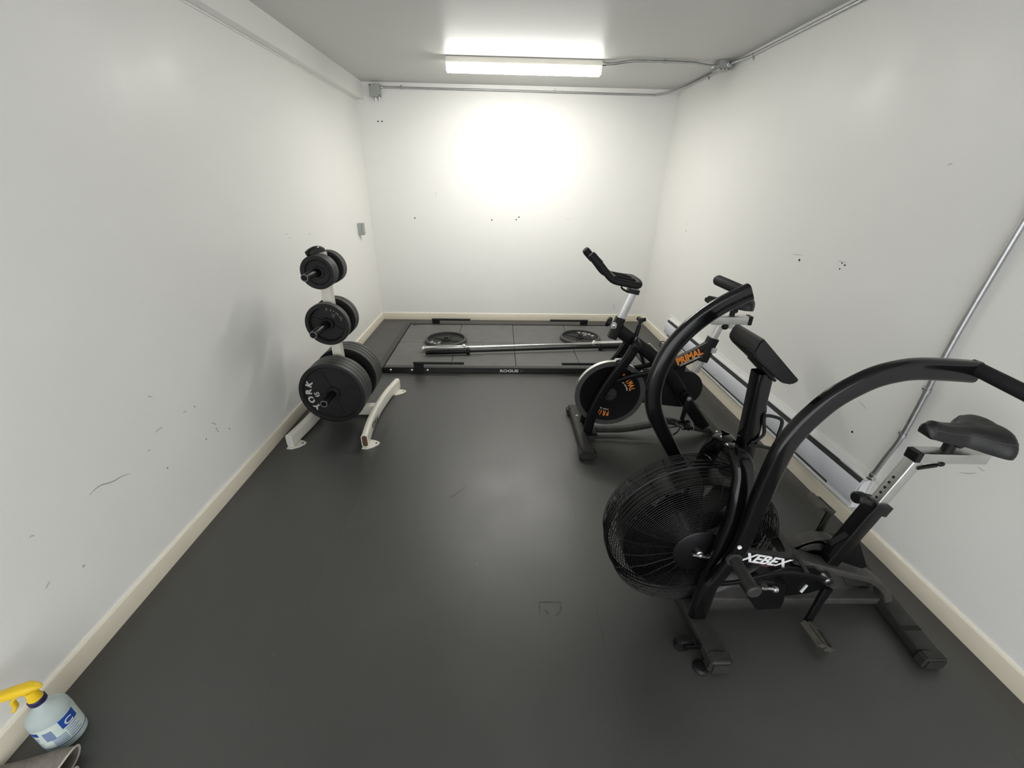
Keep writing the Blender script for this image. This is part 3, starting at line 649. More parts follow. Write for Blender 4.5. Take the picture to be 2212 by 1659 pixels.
# moving arms
armN = [(0.742,0.975,0.339),(0.765,0.975,0.390),(0.802,0.975,0.519),(0.809,0.975,0.636),(0.812,0.975,0.723),(0.817,0.975,0.805),(0.827,0.975,0.915),(0.847,0.975,0.976),(0.873,0.975,1.025),(0.911,0.975,1.078),(0.956,0.975,1.117),(1.006,0.975,1.148),(1.062,0.975,1.166),(1.116,0.975,1.173),(1.193,0.975,1.171),(1.272,0.975,1.166)]
armF = [(0.863,1.345,0.378),(0.785,1.345,0.504),(0.701,1.345,0.632),(0.627,1.345,0.753),(0.587,1.345,0.829),(0.569,1.345,0.904),(0.571,1.345,0.961),(0.580,1.345,1.017),(0.603,1.345,1.083),(0.642,1.345,1.143),(0.685,1.345,1.190),(0.737,1.345,1.233),(0.789,1.345,1.265),(0.831,1.345,1.287)]
def arm(P, lab, grip_a, grip_b):
    Q = cr(P, 4); k = len(Q)
    o = obj('handle_arm', sweep(NB(), Q, rprof(.060, .036, .013, 4), bn=AY, scale=[(.72+.28*min(1, i/(k*.28)), 1) for i in range(k)]), GLB, ab, label=lab)
    ga, gb = V(grip_a), V(grip_b); d = (gb-ga).normalized()
    obj('grip', sweep(NB(), [ga, gb-d*.014, gb-d*.005, gb], cprof(1, 20), scale=[.0185, .0185, .014, .005]), GRIP, o)
    return o
arm(armN, 'near moving arm', (1.262, .985, 1.180), (1.292, .795, 1.150))
arm(armF, 'far moving arm', (.815, 1.345, 1.285), (.795, 1.515, 1.292))
# foot pegs
for s in (-1, 1):
    y0 = A+s*.195; x, z = .788, .478; 
    pg = obj('foot_peg', lathe(NB(), (x, y0, z), (0, s, 0), [(0, 0), (.027, 0), (.027, .008), (.019, .010), (.019, .118), (.0235, .120), (.0235, .128), (.018, .132), (0, .132)], 24), DUST, ab)
# side rails round the fan, carrying the logo
rz = lambda x: .412-.2186*(x-.862)
ra = [(x, A-.115) for x in (.862, .92, .98, 1.030)]+[(1.066, A-.098), (1.086, A-.055), (1.091, A), (1.086, A+.055), (1.066, A+.098)]+[(x, A+.115) for x in (1.030, .98, .92, .862)]
ra = [(x, y, rz(x)) for x, y in ra]
bm = NB(); Q = cr(ra, 4); k = len(Q); pr = rprof(.030, .056, .007, 3); rings = []
for i, p_ in enumerate(Q):
    t = (Q[min(i+1, k-1)]-Q[max(i-1, 0)]).normalized(); sd_ = t.cross(V((0, 0, 1))).normalized(); uu = sd_.cross(t)
    rings.append([bm.verts.new(p_+sd_*x+uu*y) for x, y in pr])
for i in range(k-1):
    for j in range(len(pr)): bm.faces.new((rings[i][j], rings[i][(j+1) % len(pr)], rings[i+1][(j+1) % len(pr)], rings[i+1][j]))
bm.faces.new(rings[0]); bm.faces.new(rings[-1]); sr = obj('side_rail', bm, [SATB, DUST], ab)
for p_ in sr.data.polygons:
    if p_.normal.z > .75: p_.material_index = 1
d = (V(ra[3])-V(ra[0])).normalized(); o_ = V((.958, A-.1305-.0003, rz(.958)+.004))
bm = NB(); text(bm, 'XEBEX', o_, d, (0, 0, 1), .056, .0008, fat=.035, shear=.28, space=1.0, wide=1.05); obj('logo_lettering', bm, LOGW, sr)
bm = NB(); text(bm, 'F I T N E S S', o_+V((.006, 0, -.0235)), d, (0, 0, 1), .013, .0006, fat=.01, wide=1.35); obj('logo_small_lettering', bm, RED, sr)
dd = V((0.787,0.954,0.540)); obj('round_sticker', lathe(NB(), dd, (0, -1, 0), [(0, -.003), (.007, -.003), (.007, .0015), (0, .0015)], 20), LOGW, ab)
# main beam and rear end
bpts = [(1.164,1.145,0.283),(1.243,1.145,0.256),(1.341,1.145,0.223),(1.439,1.145,0.192),(1.513,1.145,0.169)]+[(1.565,1.140,0.138), (1.603,1.132,0.097), (1.618, 1.125, .060)]
obj('main_beam', sweep(NB(), cr(bpts, 6), rprof(.030, .066, .007, 3), bn=AY), WORN, ab)
obj('base_rail', sweep(NB(), cr([(.80, A-.02, .060), (.95, A-.02, .055), (1.38, A-.02, .046), (1.62, A-.02, .040)], 5), rprof(.032, .056, .006, 3), bn=AY), WORN, ab)
rp = obj('rear_plate', bev(prism(NB(), [(1.43, A+.012, .165), (1.56, A+.012, .135), (1.612, A+.012, .062), (1.50, A+.012, .062)], (0, .006, 0)), .001, 1), DUST, ab)
obj('plate_bolt', lathe(NB(), (1.51, A+.012, .135), (0, -1, 0), [(.008, 0), (.008, .006), (0, .008)], 6), SATB, rp)
# seat tube with gusset, clamp, post, slider, saddle
obj('seat_tube', beam(NB(), (1.335, A, .205), (1.421,1.160,0.536), .056, .056, upv=(-1, 0, .5), r=.008), SATB, ab)
obj('seat_gusset', bev(prism(NB(), [(1.305,1.135,0.280),(1.308,1.135,0.343),(1.376,1.135,0.416),(1.495,1.135,0.222),(1.476,1.135,0.212)], (0, .030, 0)), .004, 2), SATB, ab)
ct = V((1.421,1.160,0.536)); sp1 = V((1.477,1.160,0.750)); dsp = (sp1-ct).normalized()
obj('clamp_collar', beam(NB(), ct-dsp*.028, ct+dsp*.014, .070, .070, upv=(-1, 0, .5), r=.006), PLB, ab)
kn = V((1.301,1.130,0.595)); kb = NB(); cyl(kb, ct+V((-.02, -.01, 0)), kn, .012, 12); cyl(kb, kn+V((.018, 0, -.002)), kn+V((-.014, -.006, .004)), .022, 20, bev=.006); obj('clamp_knob', kb, PLB, ab)
spo = obj('seat_post', beam(NB(), ct-dsp*.02, sp1, .040, .040, upv=(-1, 0, .6), r=.005), ALU, ab)
nrm = (V((-1, 0, .6))-dsp*V((-1, 0, .6)).dot(dsp)).normalized()
for k in range(5):
    c = ct+dsp*(.028+.021*k*1.15)+nrm*.0202; obj('adjustment_hole', lathe(NB(), c, nrm, [(0, 0), (.0052, 0), (.0052, .0006), (0, .0006)], 14), HOLE, spo)
Z0, Z1 = .741, .781
sl = obj('seat_slider', beam(NB(), (1.470, A, (Z0+Z1)/2), (1.715, A, (Z0+Z1)/2-.006), .050, Z1-Z0, r=.003), ALU, ab)
bm = box(NB(), (1.453, A-.024, Z0+.001), (1.470, A+.024, Z1-.001)); bev(bm, .002, 1); obj('slider_cap', bm, PLB, sl)
obj('lever', beam(NB(), (1.478,1.140,0.718), (1.540,1.140,0.730), .012, .012, r=.003), PLB, sl); obj('lever_knob', ball(NB(), (1.549,1.140,0.738), .013, (1.2, 1, .8)), PLB, sl)
sc_ = NB(); cyl(sc_, (1.575, A, Z1-.004), (1.575, A, .826), .018, 16); cyl(sc_, (1.575, A-.034, .822), (1.575, A+.034, .822), .014, 14, bev=.003)
for s in (-1, 1): tube(sc_, cr([(1.50, A+s*.022, .842), (1.54, A+s*.022, .826), (1.62, A+s*.024, .824), (1.68, A+s*.045, .845)], 4), .004, 8)
obj('saddle_clamp', sc_, PLB, sl)
sb, rows = saddle(NB(), (1.452, A+.006), (1.712, A-.010), .112, .894, .088, 34, 20)
j1 = [seam(rows, 4), seam(rows, 16)]
sd = obj('saddle', sb, SADL, ab, sharp=60)
for q in j1: obj('stitching', tube(NB(), [p_+V((0, 0, .001)) for p_ in q], .0012, 5), STIT, sd)
# drive: chain guard arc, chainring, cranks, pedals, link rods, tensioner
BBc = V((1.295, A, .215))
gp = cr([(1.195,1.210,0.267), (1.234,1.210,0.296), (1.289,1.210,0.319), (1.344,1.210,0.316), (1.386,1.210,0.297)], 5)
obj('chain_guard', sweep(NB(), gp, rprof(.004, .046, .001), bn=AY), WORN, ab)
obj('guard_disc', lathe(NB(), BBc+V((0, .035, 0)), AY, [(0, 0), (.092, 0), (.092, .006), (0, .006)], 48), SATB, ab)
cr_ = obj('chainring', lathe(NB(), BBc+V((0, .024, 0)), AY, [(.055, 0), (.085, 0), (.088, .002), (.085, .004), (.055, .004)], 48, closed=True), DUST, ab)
bb = NB(); cyl(bb, BBc+V((0, -.085, 0)), BBc+V((0, .09, 0)), .021, 18, bev=.003); cyl(bb, BBc+V((0, -.10, 0)), BBc+V((0, .105, 0)), .010, 14); obj('bottom_bracket', bb, DUST, ab)
ca = V((1.266,1.060,0.217)); cb = V((1.194,1.000,0.090))
c0 = V((BBc.x-.02, A-.105, BBc.z-.008)); c1 = V((1.240,1.035,0.037))
crn = obj('crank_arm', sweep(NB(), [c0, c0.lerp(c1, .5), c1], rprof(.036, .020, .007, 3), bn=AY, scale=[1.1, .85, .85]), SATB, ab)
pedal('pedal', ab, c1+V((0, -.008, 0)), (0, -1, 0), crn, m=PEDL, tilt=-.55)
d0 = V((BBc.x-.02, A+.105, BBc.z+.008)); dv = (c1-c0); d1 = d0-V((dv.x, 0, dv.z))
d1 = V((1.398,1.290,0.367)); d0 = V((1.365,1.270,0.250))
crf = obj('crank_arm', sweep(NB(), [V((BBc.x, A+.105, BBc.z)), d0, d1], rprof(.028, .016, .006, 3), bn=AY), SATB, ab)
pedal('pedal', ab, d1+V((0, .008, 0)), (0, 1, 0), crf, m=PEDL, tilt=-.45)
lk = [(0.783,1.000,0.306),(0.858,1.000,0.315),(0.935,1.000,0.343),(0.998,1.000,0.359),(1.067,1.000,0.356),(1.144,1.000,0.340),(1.188,1.000,0.325)]
obj('link_rod', sweep(NB(), cr(lk, 5), rprof(.018, .010, .003), bn=AY), SATB, ab)
obj('rod_bolt', lathe(NB(), lk[0], (0, -1, 0), [(.010, -.02), (.010, .010), (.006, .013), (0, .013)], 12), SATB, ab)
obj('rod_bolt', lathe(NB(), lk[-1], (0, -1, 0), [(.009, -.02), (.009, .008), (.006, .010), (0, .010)], 12), ALU, ab)
lf = [mir(p_) for p_ in lk]; obj('link_rod', sweep(NB(), cr(lf, 5), rprof(.018, .010, .003), bn=AY), SATB, ab)
tn = obj('tensioner_block', bev(prism(NB(), [(0.923,1.060,0.227),(0.993,1.060,0.263),(1.113,1.060,0.225),(1.136,1.060,0.117),(1.133,1.060,0.077),(1.036,1.060,0.071),(0.999,1.060,0.124)], (0, .07, 0)), .004, 2), SATB, ab)
q = V((1.027,1.050,0.218)); bm = NB(); cyl(bm, q+V((-.02, 0, 0)), q+V((.03, 0, -.006)), .006, 10); cyl(bm, q+V((.028, 0, -.006)), q+V((.045, 0, -.01)), .013, 14, bev=.003); cyl(bm, q+V((-.004, -.004, 0)), q+V((-.004, .02, 0)), .012, 8); obj('tensioner_screw', bm, ALU, ab)
obj('chain_cover', bev(prism(NB(), [(1.033,1.105,0.211),(1.129,1.105,0.262),(1.241,1.105,0.261),(1.316,1.105,0.210),(1.331,1.105,0.136),(1.257,1.105,0.104),(1.146,1.105,0.089)], (0, .03, 0)), .003, 1), SATB, ab)
obj('chain_stay', beam(NB(), (1.145, A-.055, .330), (1.225, A-.055, .225), .014, .03, upv=(0, 1, 0), r=.003), DUST, ab)
stt = [(1.237,1.100,0.166),(1.246,1.100,0.161),(1.235,1.100,0.119),(1.224,1.100,0.125)]
obj('white_sticker', prism(NB(), [V(p_)+V((0, -.0, 0)) for p_ in stt], (0, .004, 0)), LOGW, ab)

# ------------------------------------------------------------------ spin bike
B = 2.46
sb_ = thing('spin_bike', 'black indoor cycling bike with heavy flywheel, behind the fan bike', 'exercise bike', (1.0, B, 0))
f = obj('front_foot', sweep(NB(), [(.566, 2.20, .042), (.566, 2.72, .042)], rprof(.050, .078, .022, 4), bn=(1, 0, 0)), DUST, sb_)
for y0, y1 in ((2.140, 2.235), (2.70, 2.785)):
    bm = box(NB(), (.512, y0, .001), (.622, y1, .066)); bev(bm, .018, 4); obj('end_cap', bm, DUST, f)
obj('leveling_pad', lathe(NB(), (.60, 2.17, 0), (0, 0, 1), [(0, 0), (.022, 0), (.022, .006), (.008, .01), (0, .01)], 16), PLB, f) if False else None
f = obj('rear_foot', sweep(NB(), [(1.520, 2.13, .036), (1.520, 2.80, .036)], rprof(.044, .070, .018, 4), bn=(1, 0, 0)), DUST, sb_)
for y0, y1 in ((2.085, 2.16), (2.77, 2.84)):
    bm = box(NB(), (1.472, y0, .001), (1.568, y1, .060)); bev(bm, .016, 4); obj('end_cap', bm, DUST, f)
for x, y in ((.566, 2.60), (1.52, 2.40)): obj('foot_bolt', lathe(NB(), (x, y, .058 if x > 1 else .066), (0, 0, 1), [(.010, -.002), (.010, .004), (.005, .008), (0, .008)], 12), CHR, sb_)
fl = [(0.606,2.395,0.037),(0.617,2.395,0.153),(0.638,2.395,0.254),(0.676,2.395,0.363),(0.732,2.395,0.478),(0.784,2.395,0.563),(0.817,2.395,0.624),(0.837,2.395,0.668),(0.852,2.395,0.705)]
for mm in (lambda p_: p_, lambda p_: (p_[0], 2*2.46-p_[1], p_[2])):
    P = [mm(p_) for p_ in fl]; e = P[-1]; P = P+[(e[0]+.012, (e[1]+2.46)/2, e[2]+.010)]
    obj('fork_leg', sweep(NB(), cr(P, 5), rprof(.062, .036, .012, 4), bn=AY, scale=None), SATB, sb_)
bm = box(NB(), (.585, 2.33, .064), (.665, 2.59, .070)); bev(bm, .002, 1); obj('fork_plate', bm, SATB, sb_)
FWc = V((.737, 2.425, .338)); FWR = .236
fw_ = obj('flywheel', lathe(NB(), FWc, AY, [(0, .004), (.19, .004), (.203, .000), (.209, .0), (FWR-.003, -.002), (FWR, .001), (FWR, .030), (FWR-.003, .033), (.209, .030), (.20, .026), (0, .026)], 96), [IRONR, SATB, CHR], sb_)
for p_ in fw_.data.polygons:
    c = p_.center+rootloc(sb_); r_ = math.hypot(c.x-FWc.x, c.z-FWc.z)
    p_.material_index = 1 if r_ < .2 else (2 if r_ > FWR-.001 else 0)
bm = NB(); lathe(bm, FWc, (0, -1, 0), [(0, -.004), (.046, -.004), (.046, .003), (.040, .010), (.03, .012), (0, .012)], 32); obj('flywheel_hub', bm, DUST, fw_)
obj('axle_block', bev(box(NB(), (.715, 2.398, .315), (.762, 2.412, .338)), .003), DUST, fw_)
obj('axle_tip', lathe(NB(), FWc+V((.008, -.012, .008)), (0, -1, 0), [(.004, 0), (.004, .012), (0, .013)], 10), CHR, fw_)
# logo arcs on the flywheel face
for ac, flip in ((math.radians(38), 0), (math.radians(-113), 0)):
    bm = NB(); s_ = 'PRIMAL'
    for i, ch in enumerate(s_):
        a = ac+.165*((len(s_)-1)/2-i); rr = V((math.cos(a), 0, math.sin(a)))
        text(bm, ch, FWc+rr*.150+V((0, .0028, 0)), V((rr.z, 0, -rr.x)), rr, .050, .001, fat=.045, wide=.62)
    obj('flywheel_lettering', bm, ORNG, fw_)
    bm = NB()
    for i, ch in enumerate('FITNESS EQUIPMENT'):
        a = ac+.052*(8-i); rr = V((math.cos(a), 0, math.sin(a)))
        text(bm, ch, FWc+rr*.116+V((0, .0028, 0)), V((rr.z, 0, -rr.x)), rr, .0125, .001, fat=.02, wide=.7)
    obj('flywheel_small_lettering', bm, LOGW, fw_)
# brake arm on top of the flywheel
bk = V((0.806,2.440,0.599)); bm = NB(); beam(bm, bk+V((-.06, 0, -.018)), bk+V((.035, 0, -.004)), .030, .012, r=.003); beam(bm, bk+V((-.07, 0, -.045)), bk+V((-.055, 0, -.012)), .026, .010, upv=(1, 0, 0), r=.003); obj('brake_bracket', bm, CHR, sb_)
bm = NB(); beam(bm, (0.890,2.460,0.678), (0.941,2.460,0.549), .03, .02, upv=(1, 0, 0), r=.004); obj('brake_holder', bm, SATB, sb_)
# frame
obj('main_tube', sweep(NB(), cr([(0.748,2.460,0.779),(0.864,2.460,0.694),(0.997,2.460,0.599),(1.102,2.460,0.510),(1.193,2.460,0.392),(1.299,2.460,0.249),(1.450,2.460,0.066)], 6), rprof(.082, .050, .018, 4), bn=AY), SATB, sb_)
for y in (2.405, 2.515):
    P = [ony_ for ony_ in [(0.766,2.405,0.443),(0.844,2.405,0.477),(0.955,2.405,0.504),(1.076,2.405,0.538)]]; P = [(p_[0], y, p_[2]) for p_ in P]
    obj('lower_stay', sweep(NB(), cr(P, 4), rprof(.036, .026, .010, 3), bn=AY), SATB, sb_)
pt = obj('seat_arm', sweep(NB(), cr([(1.116,2.460,0.534),(1.197,2.460,0.574),(1.266,2.460,0.614),(1.345,2.460,0.666)], 4), rprof(.082, .048, .014, 3), bn=AY, scale=None), SATB, sb_)
a_, b_ = V((1.123,2.434,0.542)), V((1.327,2.434,0.654)); d = (b_-a_).normalized(); mid = V((1.220,2.434,0.605))
bm = NB(); text(bm, 'PRIMAL', mid+V((0, -.001, .006)), d, (0, 0, 1), .066, .0008, fat=.05, wide=.78); obj('logo_lettering', bm, ORNG, pt)
up_ = V((0, -1, 0)).cross(d); up_ = up_ if up_.z > 0 else -up_
bm = NB(); text(bm, 'FITNESS EQUIPMENT', mid+V((0, -.001, 0))-up_*.026, d, (0, 0, 1), .0155, .0006, fat=.01, wide=.92); beam(bm, mid-up_*.034-d*.075+V((0, -.0006, 0)), mid-up_*.034+d*.082+V((0, -.0006, 0)), .0008, .0016, upv=up_, r=.0003); obj('logo_small_lettering', bm, LOGW, pt)
obj('frame_gusset', prism(NB(), [(1.119,2.450,0.515),(1.220,2.450,0.579),(1.223,2.450,0.506),(1.197,2.450,0.431)], (0, .02, 0)), SATB, sb_)
st0, st1 = V((1.321,2.460,0.572)), V((1.364,2.460,0.729)); sdd = (st1-st0).normalized()
obj('seat_sleeve', beam(NB(), st0, st1, .056, .062, upv=(1, 0, 0), r=.008), PLB, sb_)
lo, hi = V((1.295,2.460,0.492)), V((1.386,2.460,0.813))
obj('seat_post', beam(NB(), lo, hi, .036, .042, upv=(1, 0, 0), r=.005), ALU, sb_)
kq = V((1.367,2.430,0.656)); bm = box(NB(), kq-V((.018, .012, .018)), kq+V((.018, .012, .018))); bev(bm, .005); obj('clamp_block', bm, ALU, sb_)
obj('clamp_knob', cyl(NB(), kq+V((0, .012, 0)), kq+V((-.01, .06, .03)), .020, 14, bev=.004), PLB, sb_)
ss = obj('seat_slider', beam(NB(), (1.318, B, .850), (1.545, B, .850), .050, .052, r=.004), ALU, sb_)
bm = box(NB(), (1.545, B-.027, .822), (1.572, B+.027, .878)); bev(bm, .003); obj('slider_cap', bm, PLB, ss)
kq = V((1.443,2.440,0.817)); bm = box(NB(), kq-V((.016, .012, .016)), kq+V((.016, .012, .016))); bev(bm, .004); obj('clamp_block', bm, ALU, ss)
obj('clamp_knob', ball(NB(), V((1.409,2.440,0.810)), .020, (1, 1, .9)), PLB, ss)
bm = NB(); cyl(bm, (1.445, B, .870), (1.445, B, .945), .016, 14); cyl(bm, (1.445, B-.035, .915), (1.445, B+.035, .915), .013, 12); obj('saddle_clamp', bm, PLB, ss)
bm, rows = saddle(NB(), (1.258, B+.01), (1.548, B-.01), .100, .996, .074, 30, 20); obj('saddle', bm, SADL, sb_, sharp=60)
# head sleeve, stem, handlebar
hs0, hs1 = V((0.708,2.460,0.724)), V((0.749,2.460,0.858))
obj('head_sleeve', beam(NB(), hs0, hs1, .054, .054, upv=(1, 0, 0), r=.008), PLB, sb_)
sm1 = V((0.801,2.460,1.020)); obj('handlebar_post', beam(NB(), hs1-(sm1-hs1).normalized()*.03, sm1, .036, .050, upv=(1, 0, 0), r=.005), ALU, sb_)
kq = V((0.701,2.430,0.816)); bm = box(NB(), kq-V((.018, .012, .018)), kq+V((.018, .012, .018))); bev(bm, .005); obj('clamp_block', bm, ALU, sb_)
obj('clamp_bolt', lathe(NB(), kq+V((0, -.012, 0)), (0, -1, 0), [(.009, 0), (.009, .004), (0, .006)], 12), CHR, sb_)
obj('clamp_knob', lathe(NB(), kq+V((-.016, .012, .012)), V((-1, .3, .5)), [(0, 0), (.02, 0), (.032, .006), (.034, .018), (.028, .028), (0, .030)], 8), PLB, sb_)
bm = NB(); beam(bm, (0.799,2.460,1.011), (0.804,2.460,1.037), .060, .066, upv=(1, 0, 0), r=.006); obj('stem_bracket', bm, PLB, sb_)
bm = NB(); tube(bm, cr([(0.770,2.450,1.019),(0.733,2.450,1.038),(0.726,2.450,1.055),(0.743,2.450,1.069)], 4), .006, 8); obj('stem_lever', bm, PLB, sb_)
hbN = [(0.781,2.340,1.083),(0.715,2.340,1.093),(0.655,2.340,1.105),(0.623,2.340,1.125),(0.590,2.340,1.161),(0.560,2.340,1.194),(0.534,2.340,1.218),(0.505,2.340,1.248)]
hbF = [(p_[0], 4.92-p_[1]+.0, p_[2]) for p_ in hbN]
def inn(P, s): return [(p_[0], p_[1]+s*.030*(i/7), p_[2]) for i, p_ in enumerate(P)]
hbN = inn(hbN, 1); hbF = inn(hbF, -1)
r0 = V(hbN[0]); full = cr(hbN[::-1]+[(r0.x+.020, 2.375, r0.z+.004), (r0.x+.024, 2.46, r0.z+.006), (r0.x+.020, 2.545, r0.z+.004)]+hbF, 5)
hb = obj('handlebar', tube(NB(), full, .0195, 16), GRIP, sb_)
for P in (hbN, hbF):
    Q = cr(P[5:], 5); obj('grip', sweep(NB(), Q, cprof(.023, 16), scale=[1]*(len(Q)-2)+[.9, .5]), GRIP, hb)
for y in (2.415, 2.505): obj('inner_rail', tube(NB(), [(r0.x+.010, y, r0.z+.004), (.66, y, 1.118)], .014, 12), GRIP, hb)
obj('cross_rail', tube(NB(), [(.655, 2.355, 1.118), (.655, 2.565, 1.118)], .015, 12), GRIP, hb)
# tension knob
k0, k1 = V((0.861,2.460,0.734)), V((0.873,2.460,0.808)); bm = NB(); cyl(bm, k0-(k1-k0)*.6, k1, .014, 14); kd = (k1-k0).normalized(); cyl(bm, k1, k1+kd*.03, .009, 12); obj('tension_stem', bm, PLB, sb_)
bm = NB(); c = k1+kd*.034
for a in (0, 120, 240): cyl(bm, c, c+V((math.cos(math.radians(a)), math.sin(math.radians(a)), .2))*.030, .012, 10, bev=.003)
cyl(bm, c-kd*.01, c+kd*.012, .020, 16, bev=.004); obj('tension_knob', bm, PLB, sb_)
obj('bottle_hook', sweep(NB(), cr([(0.955,2.460,0.688),(0.983,2.460,0.663),(1.011,2.460,0.638)], 3), cprof(.004, 8)), CHR, sb_)
obj('bottle_ring', tube(NB(), cr([(1.081,2.500,0.632),(1.055,2.500,0.642),(1.042,2.500,0.664),(1.050,2.500,0.687),(1.072,2.500,0.684)], 4), .003, 8), PLB, sb_)
# belt guard behind the frame
gd = NB(); G0, G1 = V((.735, 0, .335)), V((1.262, 0, .335)); poly = []
for a in range(90, 271, 15): poly.append((G0.x+.075*math.cos(math.radians(a)), 2.50, G0.z+.075*math.sin(math.radians(a))))
for a in range(-88, 89, 11): poly.append((G1.x+.137*math.cos(math.radians(a)), 2.50, G1.z+.137*math.sin(math.radians(a))))
obj('belt_guard', bev(prism(gd, poly, (0, .045, 0)), .006, 2), PLB, sb_)
BB2 = V((1.243,2.410,0.340))
bm = NB(); cyl(bm, (BB2.x, 2.395, BB2.z), (BB2.x, 2.56, BB2.z), .030, 20, bev=.003); obj('bottom_bracket', bm, SATB, sb_)
c0 = V((BB2.x+.004, 2.372, BB2.z-.002)); c1 = V((1.233,2.365,0.180))
cA = obj('crank_arm', sweep(NB(), [c0+V((0, 0, .014)), c0, c0.lerp(c1, .5), c1], rprof(.034, .018, .007, 3), bn=AY, scale=[.7, 1.1, .9, .85]), SATB, sb_)
obj('crank_bolt', lathe(NB(), c0, (0, -1, 0), [(.014, .004), (.014, .012), (.006, .013), (.005, .010), (0, .010)], 16), ALU, cA)
pd = pedal('pedal', sb_, c1+V((.0, -.010, -.006)), (0, -1, 0), cA, m=SATB, cage=False, tilt=.1)
bm = NB(); pc = c1+V((0, -.06, -.006)); tube(bm, cr([pc+V((-.04, 0, 0)), pc+V((-.075, 0, .035)), pc+V((-.11, -.01, .045)), pc+V((-.135, -.01, .015)), pc+V((-.11, 0, -.02)), pc+V((-.04, 0, -.01))], 5), .0045, 8); obj('toe_strap', bm, PLB, cA)
bm = NB(); tube(bm, cr([pc+V((-.04, -.02, 0)), pc+V((-.06, -.03, -.04)), pc+V((-.085, -.03, -.062)), pc+V((-.06, -.02, -.045))], 5), .0045, 8); obj('toe_strap', bm, PLB, cA)
c0f = V((BB2.x, 2.585, BB2.z)); c1f = c0f-(c1-c0)*1.0; c1f.y = 2.60
cB = obj('crank_arm', sweep(NB(), [c0f, c1f], rprof(.032, .016, .006, 3), bn=AY), SATB, sb_); pedal('pedal', sb_, c1f+V((0, .01, 0)), (0, 1, 0), cB, m=SATB, cage=False)
obj('base_rail', sweep(NB(), cr([(0.658,2.460,0.041),(0.773,2.460,0.041),(0.882,2.460,0.046),(1.049,2.460,0.077),(1.176,2.460,0.111),(1.350,2.460,0.066),(1.483,2.460,0.039)], 6), rprof(.040, .050, .012, 3), bn=AY), DUST, sb_)

# ------------------------------------------------------------------ spray bottle
bx, by = -1.366, .716
bo = thing('spray_bottle', 'translucent spray bottle with yellow trigger head on the floor by the left wall', 'bottle', (bx, by, 0))
BR = .0485
prof = [(0, .003), (BR-.006, 0), (BR, .006), (BR, .128), (BR-.001, .140), (BR-.006, .152), (BR-.018, .166), (BR-.030, .176), (.016, .184), (.014, .190), (.014, .196), (0, .196)]
obj('bottle_body', lathe(NB(), (bx, by, 0), (0, 0, 1), prof, 48), BOTL, bo)
obj('neck_collar', lathe(NB(), (bx, by, .196), (0, 0, 1), [(0, -.006), (.0185, -.006), (.0198, -.003), (.0198, .010), (.018, .013), (0, .013)], 32), NAVY, bo)
obj('neck_cap', lathe(NB(), (bx, by, .208), (0, 0, 1), [(0, 0), (.0165, 0), (.0170, .004), (.0135, .024), (.0125, .036), (0, .036)], 32), YEL, bo)
hd = V((-.94, -.33, 0)).normalized()
hp = V((bx, by, .252)); P = cr([hp-hd*.030+V((0, 0, -.002)), hp-hd*.012+V((0, 0, .006)), hp+hd*.02+V((0, 0, .006)), hp+hd*.07+V((0, 0, .001)), hp+hd*.112+V((0, 0, -.008))], 4); k = len(P)
obj('trigger_head', sweep(NB(), P, rprof(.026, .030, .010, 4), bn=(-hd.y, hd.x, 0), scale=[.25+.85*min(1, i/(k*.3)) if i < k*.5 else 1.1-.25*(i/k-.5)*2 for i in range(k)]), YEL, bo)
obj('trigger', sweep(NB(), cr([hp+hd*.028+V((0, 0, -.010)), hp+hd*.045+V((0, 0, -.028)), hp+hd*.048+V((0, 0, -.055)), hp+hd*.058+V((0, 0, -.068))], 4), rprof(.009, .016, .004), bn=(-hd.y, hd.x, 0)), YEL, bo)
def lab(a0, a1, z0, z1, m, nm, rr=BR+.0006, n=10, par=None):
    bm = NB(); R1 = [[bm.verts.new((bx+(rr+dr)*math.cos(math.radians(a0+(a1-a0)*i/n)), by+(rr+dr)*math.sin(math.radians(a0+(a1-a0)*i/n)), z)) for i in range(n+1)] for dr, z in ((0, z0), (0, z1), (-.0005, z1), (-.0005, z0))]
    for q in range(4):
        for i in range(n): bm.faces.new((R1[q][i], R1[q][i+1], R1[(q+1) % 4][i+1], R1[(q+1) % 4][i]))
    return obj(nm, bm, m, par or bo)
lb = lab(-150, 60, .026, .122, LABL, 'label', n=40)
e_ = BR+.0012
lab(-118, -84, .098, .114, BLUE, 'label_block', e_, par=lb); lab(-28, 22, .084, .122, BLUE, 'label_block', e_, par=lb)
lab(-148, 58, .028, .0305, BLUE, 'label_line', e_, 40, par=lb)
lab(-74, -50, .066, .106, BLUT, 'label_print', e_, par=lb)
for i in range(5): lab(-62, -26, .036+i*.007, .0393+i*.007, BLUT, 'label_print', e_, par=lb)
for i in range(7): lab(-130, -104+i % 3*6, .036+i*.0085, .0380+i*.0085, BLUT, 'label_print', e_, par=lb)
for i in range(5): lab(-22, 14-i % 2*8, .038+i*.009, .041+i*.009, BLUT, 'label_print', e_, par=lb)
# white letters on the blue block
bm = NB(); a = math.radians(-6); rr = V((math.cos(a), math.sin(a), 0)); text(bm, 'C', V((bx, by, .100))+rr*(BR+.0016), (-rr.y, rr.x, 0), (0, 0, 1), .032, .0008, fat=.01); obj('label_lettering', bm, LOGW, lb)

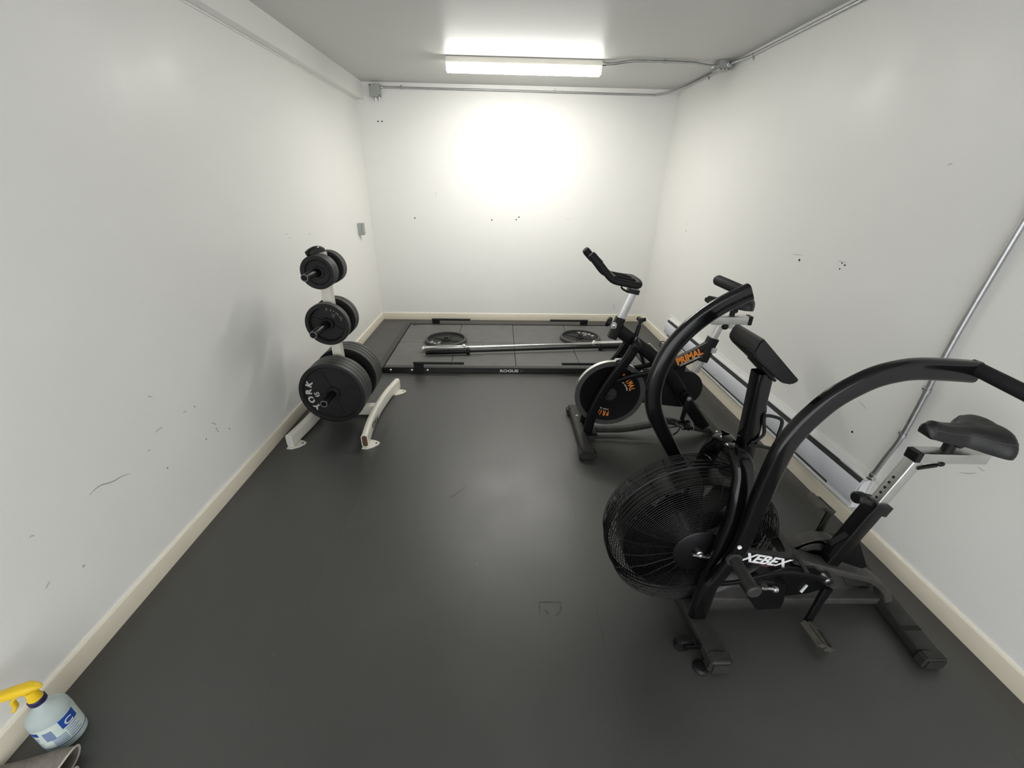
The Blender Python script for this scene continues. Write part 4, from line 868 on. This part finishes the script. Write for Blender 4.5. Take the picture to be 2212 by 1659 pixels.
# ------------------------------------------------------------------ folded cloths
def cloth(lab_, P, x0, x1, dy):
    """P: fold profile (y, z) at the right end; the cloth flattens towards its left end"""
    t = thing('cleaning_cloth', lab_, 'cloth', ((x0+x1)/2, P[0][0], 0))
    Q = cr([(0, y, z) for y, z in P], 6); n = 16; th = .0032; m = len(Q); rows = []
    for j in range(n+1):
        q_ = j/n; hgt = .45+.55*q_**.8; row = []
        for k, q in enumerate(Q):
            row.append(V((x0+(x1-x0)*q_+.006*math.sin(k*.22+dy*40)*q_, q.y-dy*(1-q_)+.003*math.sin(q_*6+k*.15), max(.001, q.z*hgt+.002*math.sin(q_*7+k*.3)*min(1, q.z*40)))))
        rows.append(row)
    bm = NB(); top = [[bm.verts.new(p_) for p_ in r] for r in rows]; bot = []
    for r in rows:
        rr_ = []
        for k, p_ in enumerate(r):
            tg = (r[min(k+1, m-1)]-r[max(k-1, 0)]).normalized(); nn = V((1, 0, 0)).cross(tg).normalized(); rr_.append(bm.verts.new(p_+nn*th))
        bot.append(rr_)
    for G in (top, bot):
        for j in range(n):
            for k in range(m-1): bm.faces.new((G[j][k], G[j][k+1], G[j+1][k+1], G[j+1][k]))
    for j in range(n):
        for k in (0, m-1): bm.faces.new((top[j][k], top[j+1][k], bot[j+1][k], bot[j][k]))
    for j in (0, n):
        for k in range(m-1): bm.faces.new((top[j][k], top[j][k+1], bot[j][k+1], bot[j][k]))
    fo = obj('fold', bm, CLOTH, t, sharp=60)
    obj('hem', tube(NB(), rows[-1], .0030, 6), HEM, t); obj('hem', tube(NB(), [r[-1] for r in rows], .0022, 6), HEM, t)
    return t
cloth('grey cleaning cloth folded in a loop on the floor in front of the spray bottle', [(.585, .004), (.62, .004), (.652, .006), (.668, .022), (.668, .046), (.648, .060), (.615, .054), (.580, .036), (.56, .026)], -1.475, -1.275, .035)
cloth('second grey cloth lying below the first, cut off by the bottom left corner', [(.530, .004), (.570, .004), (.604, .008), (.618, .022), (.616, .042), (.594, .054), (.562, .046), (.52, .030), (.505, .020)], -1.44, -1.236, .04)
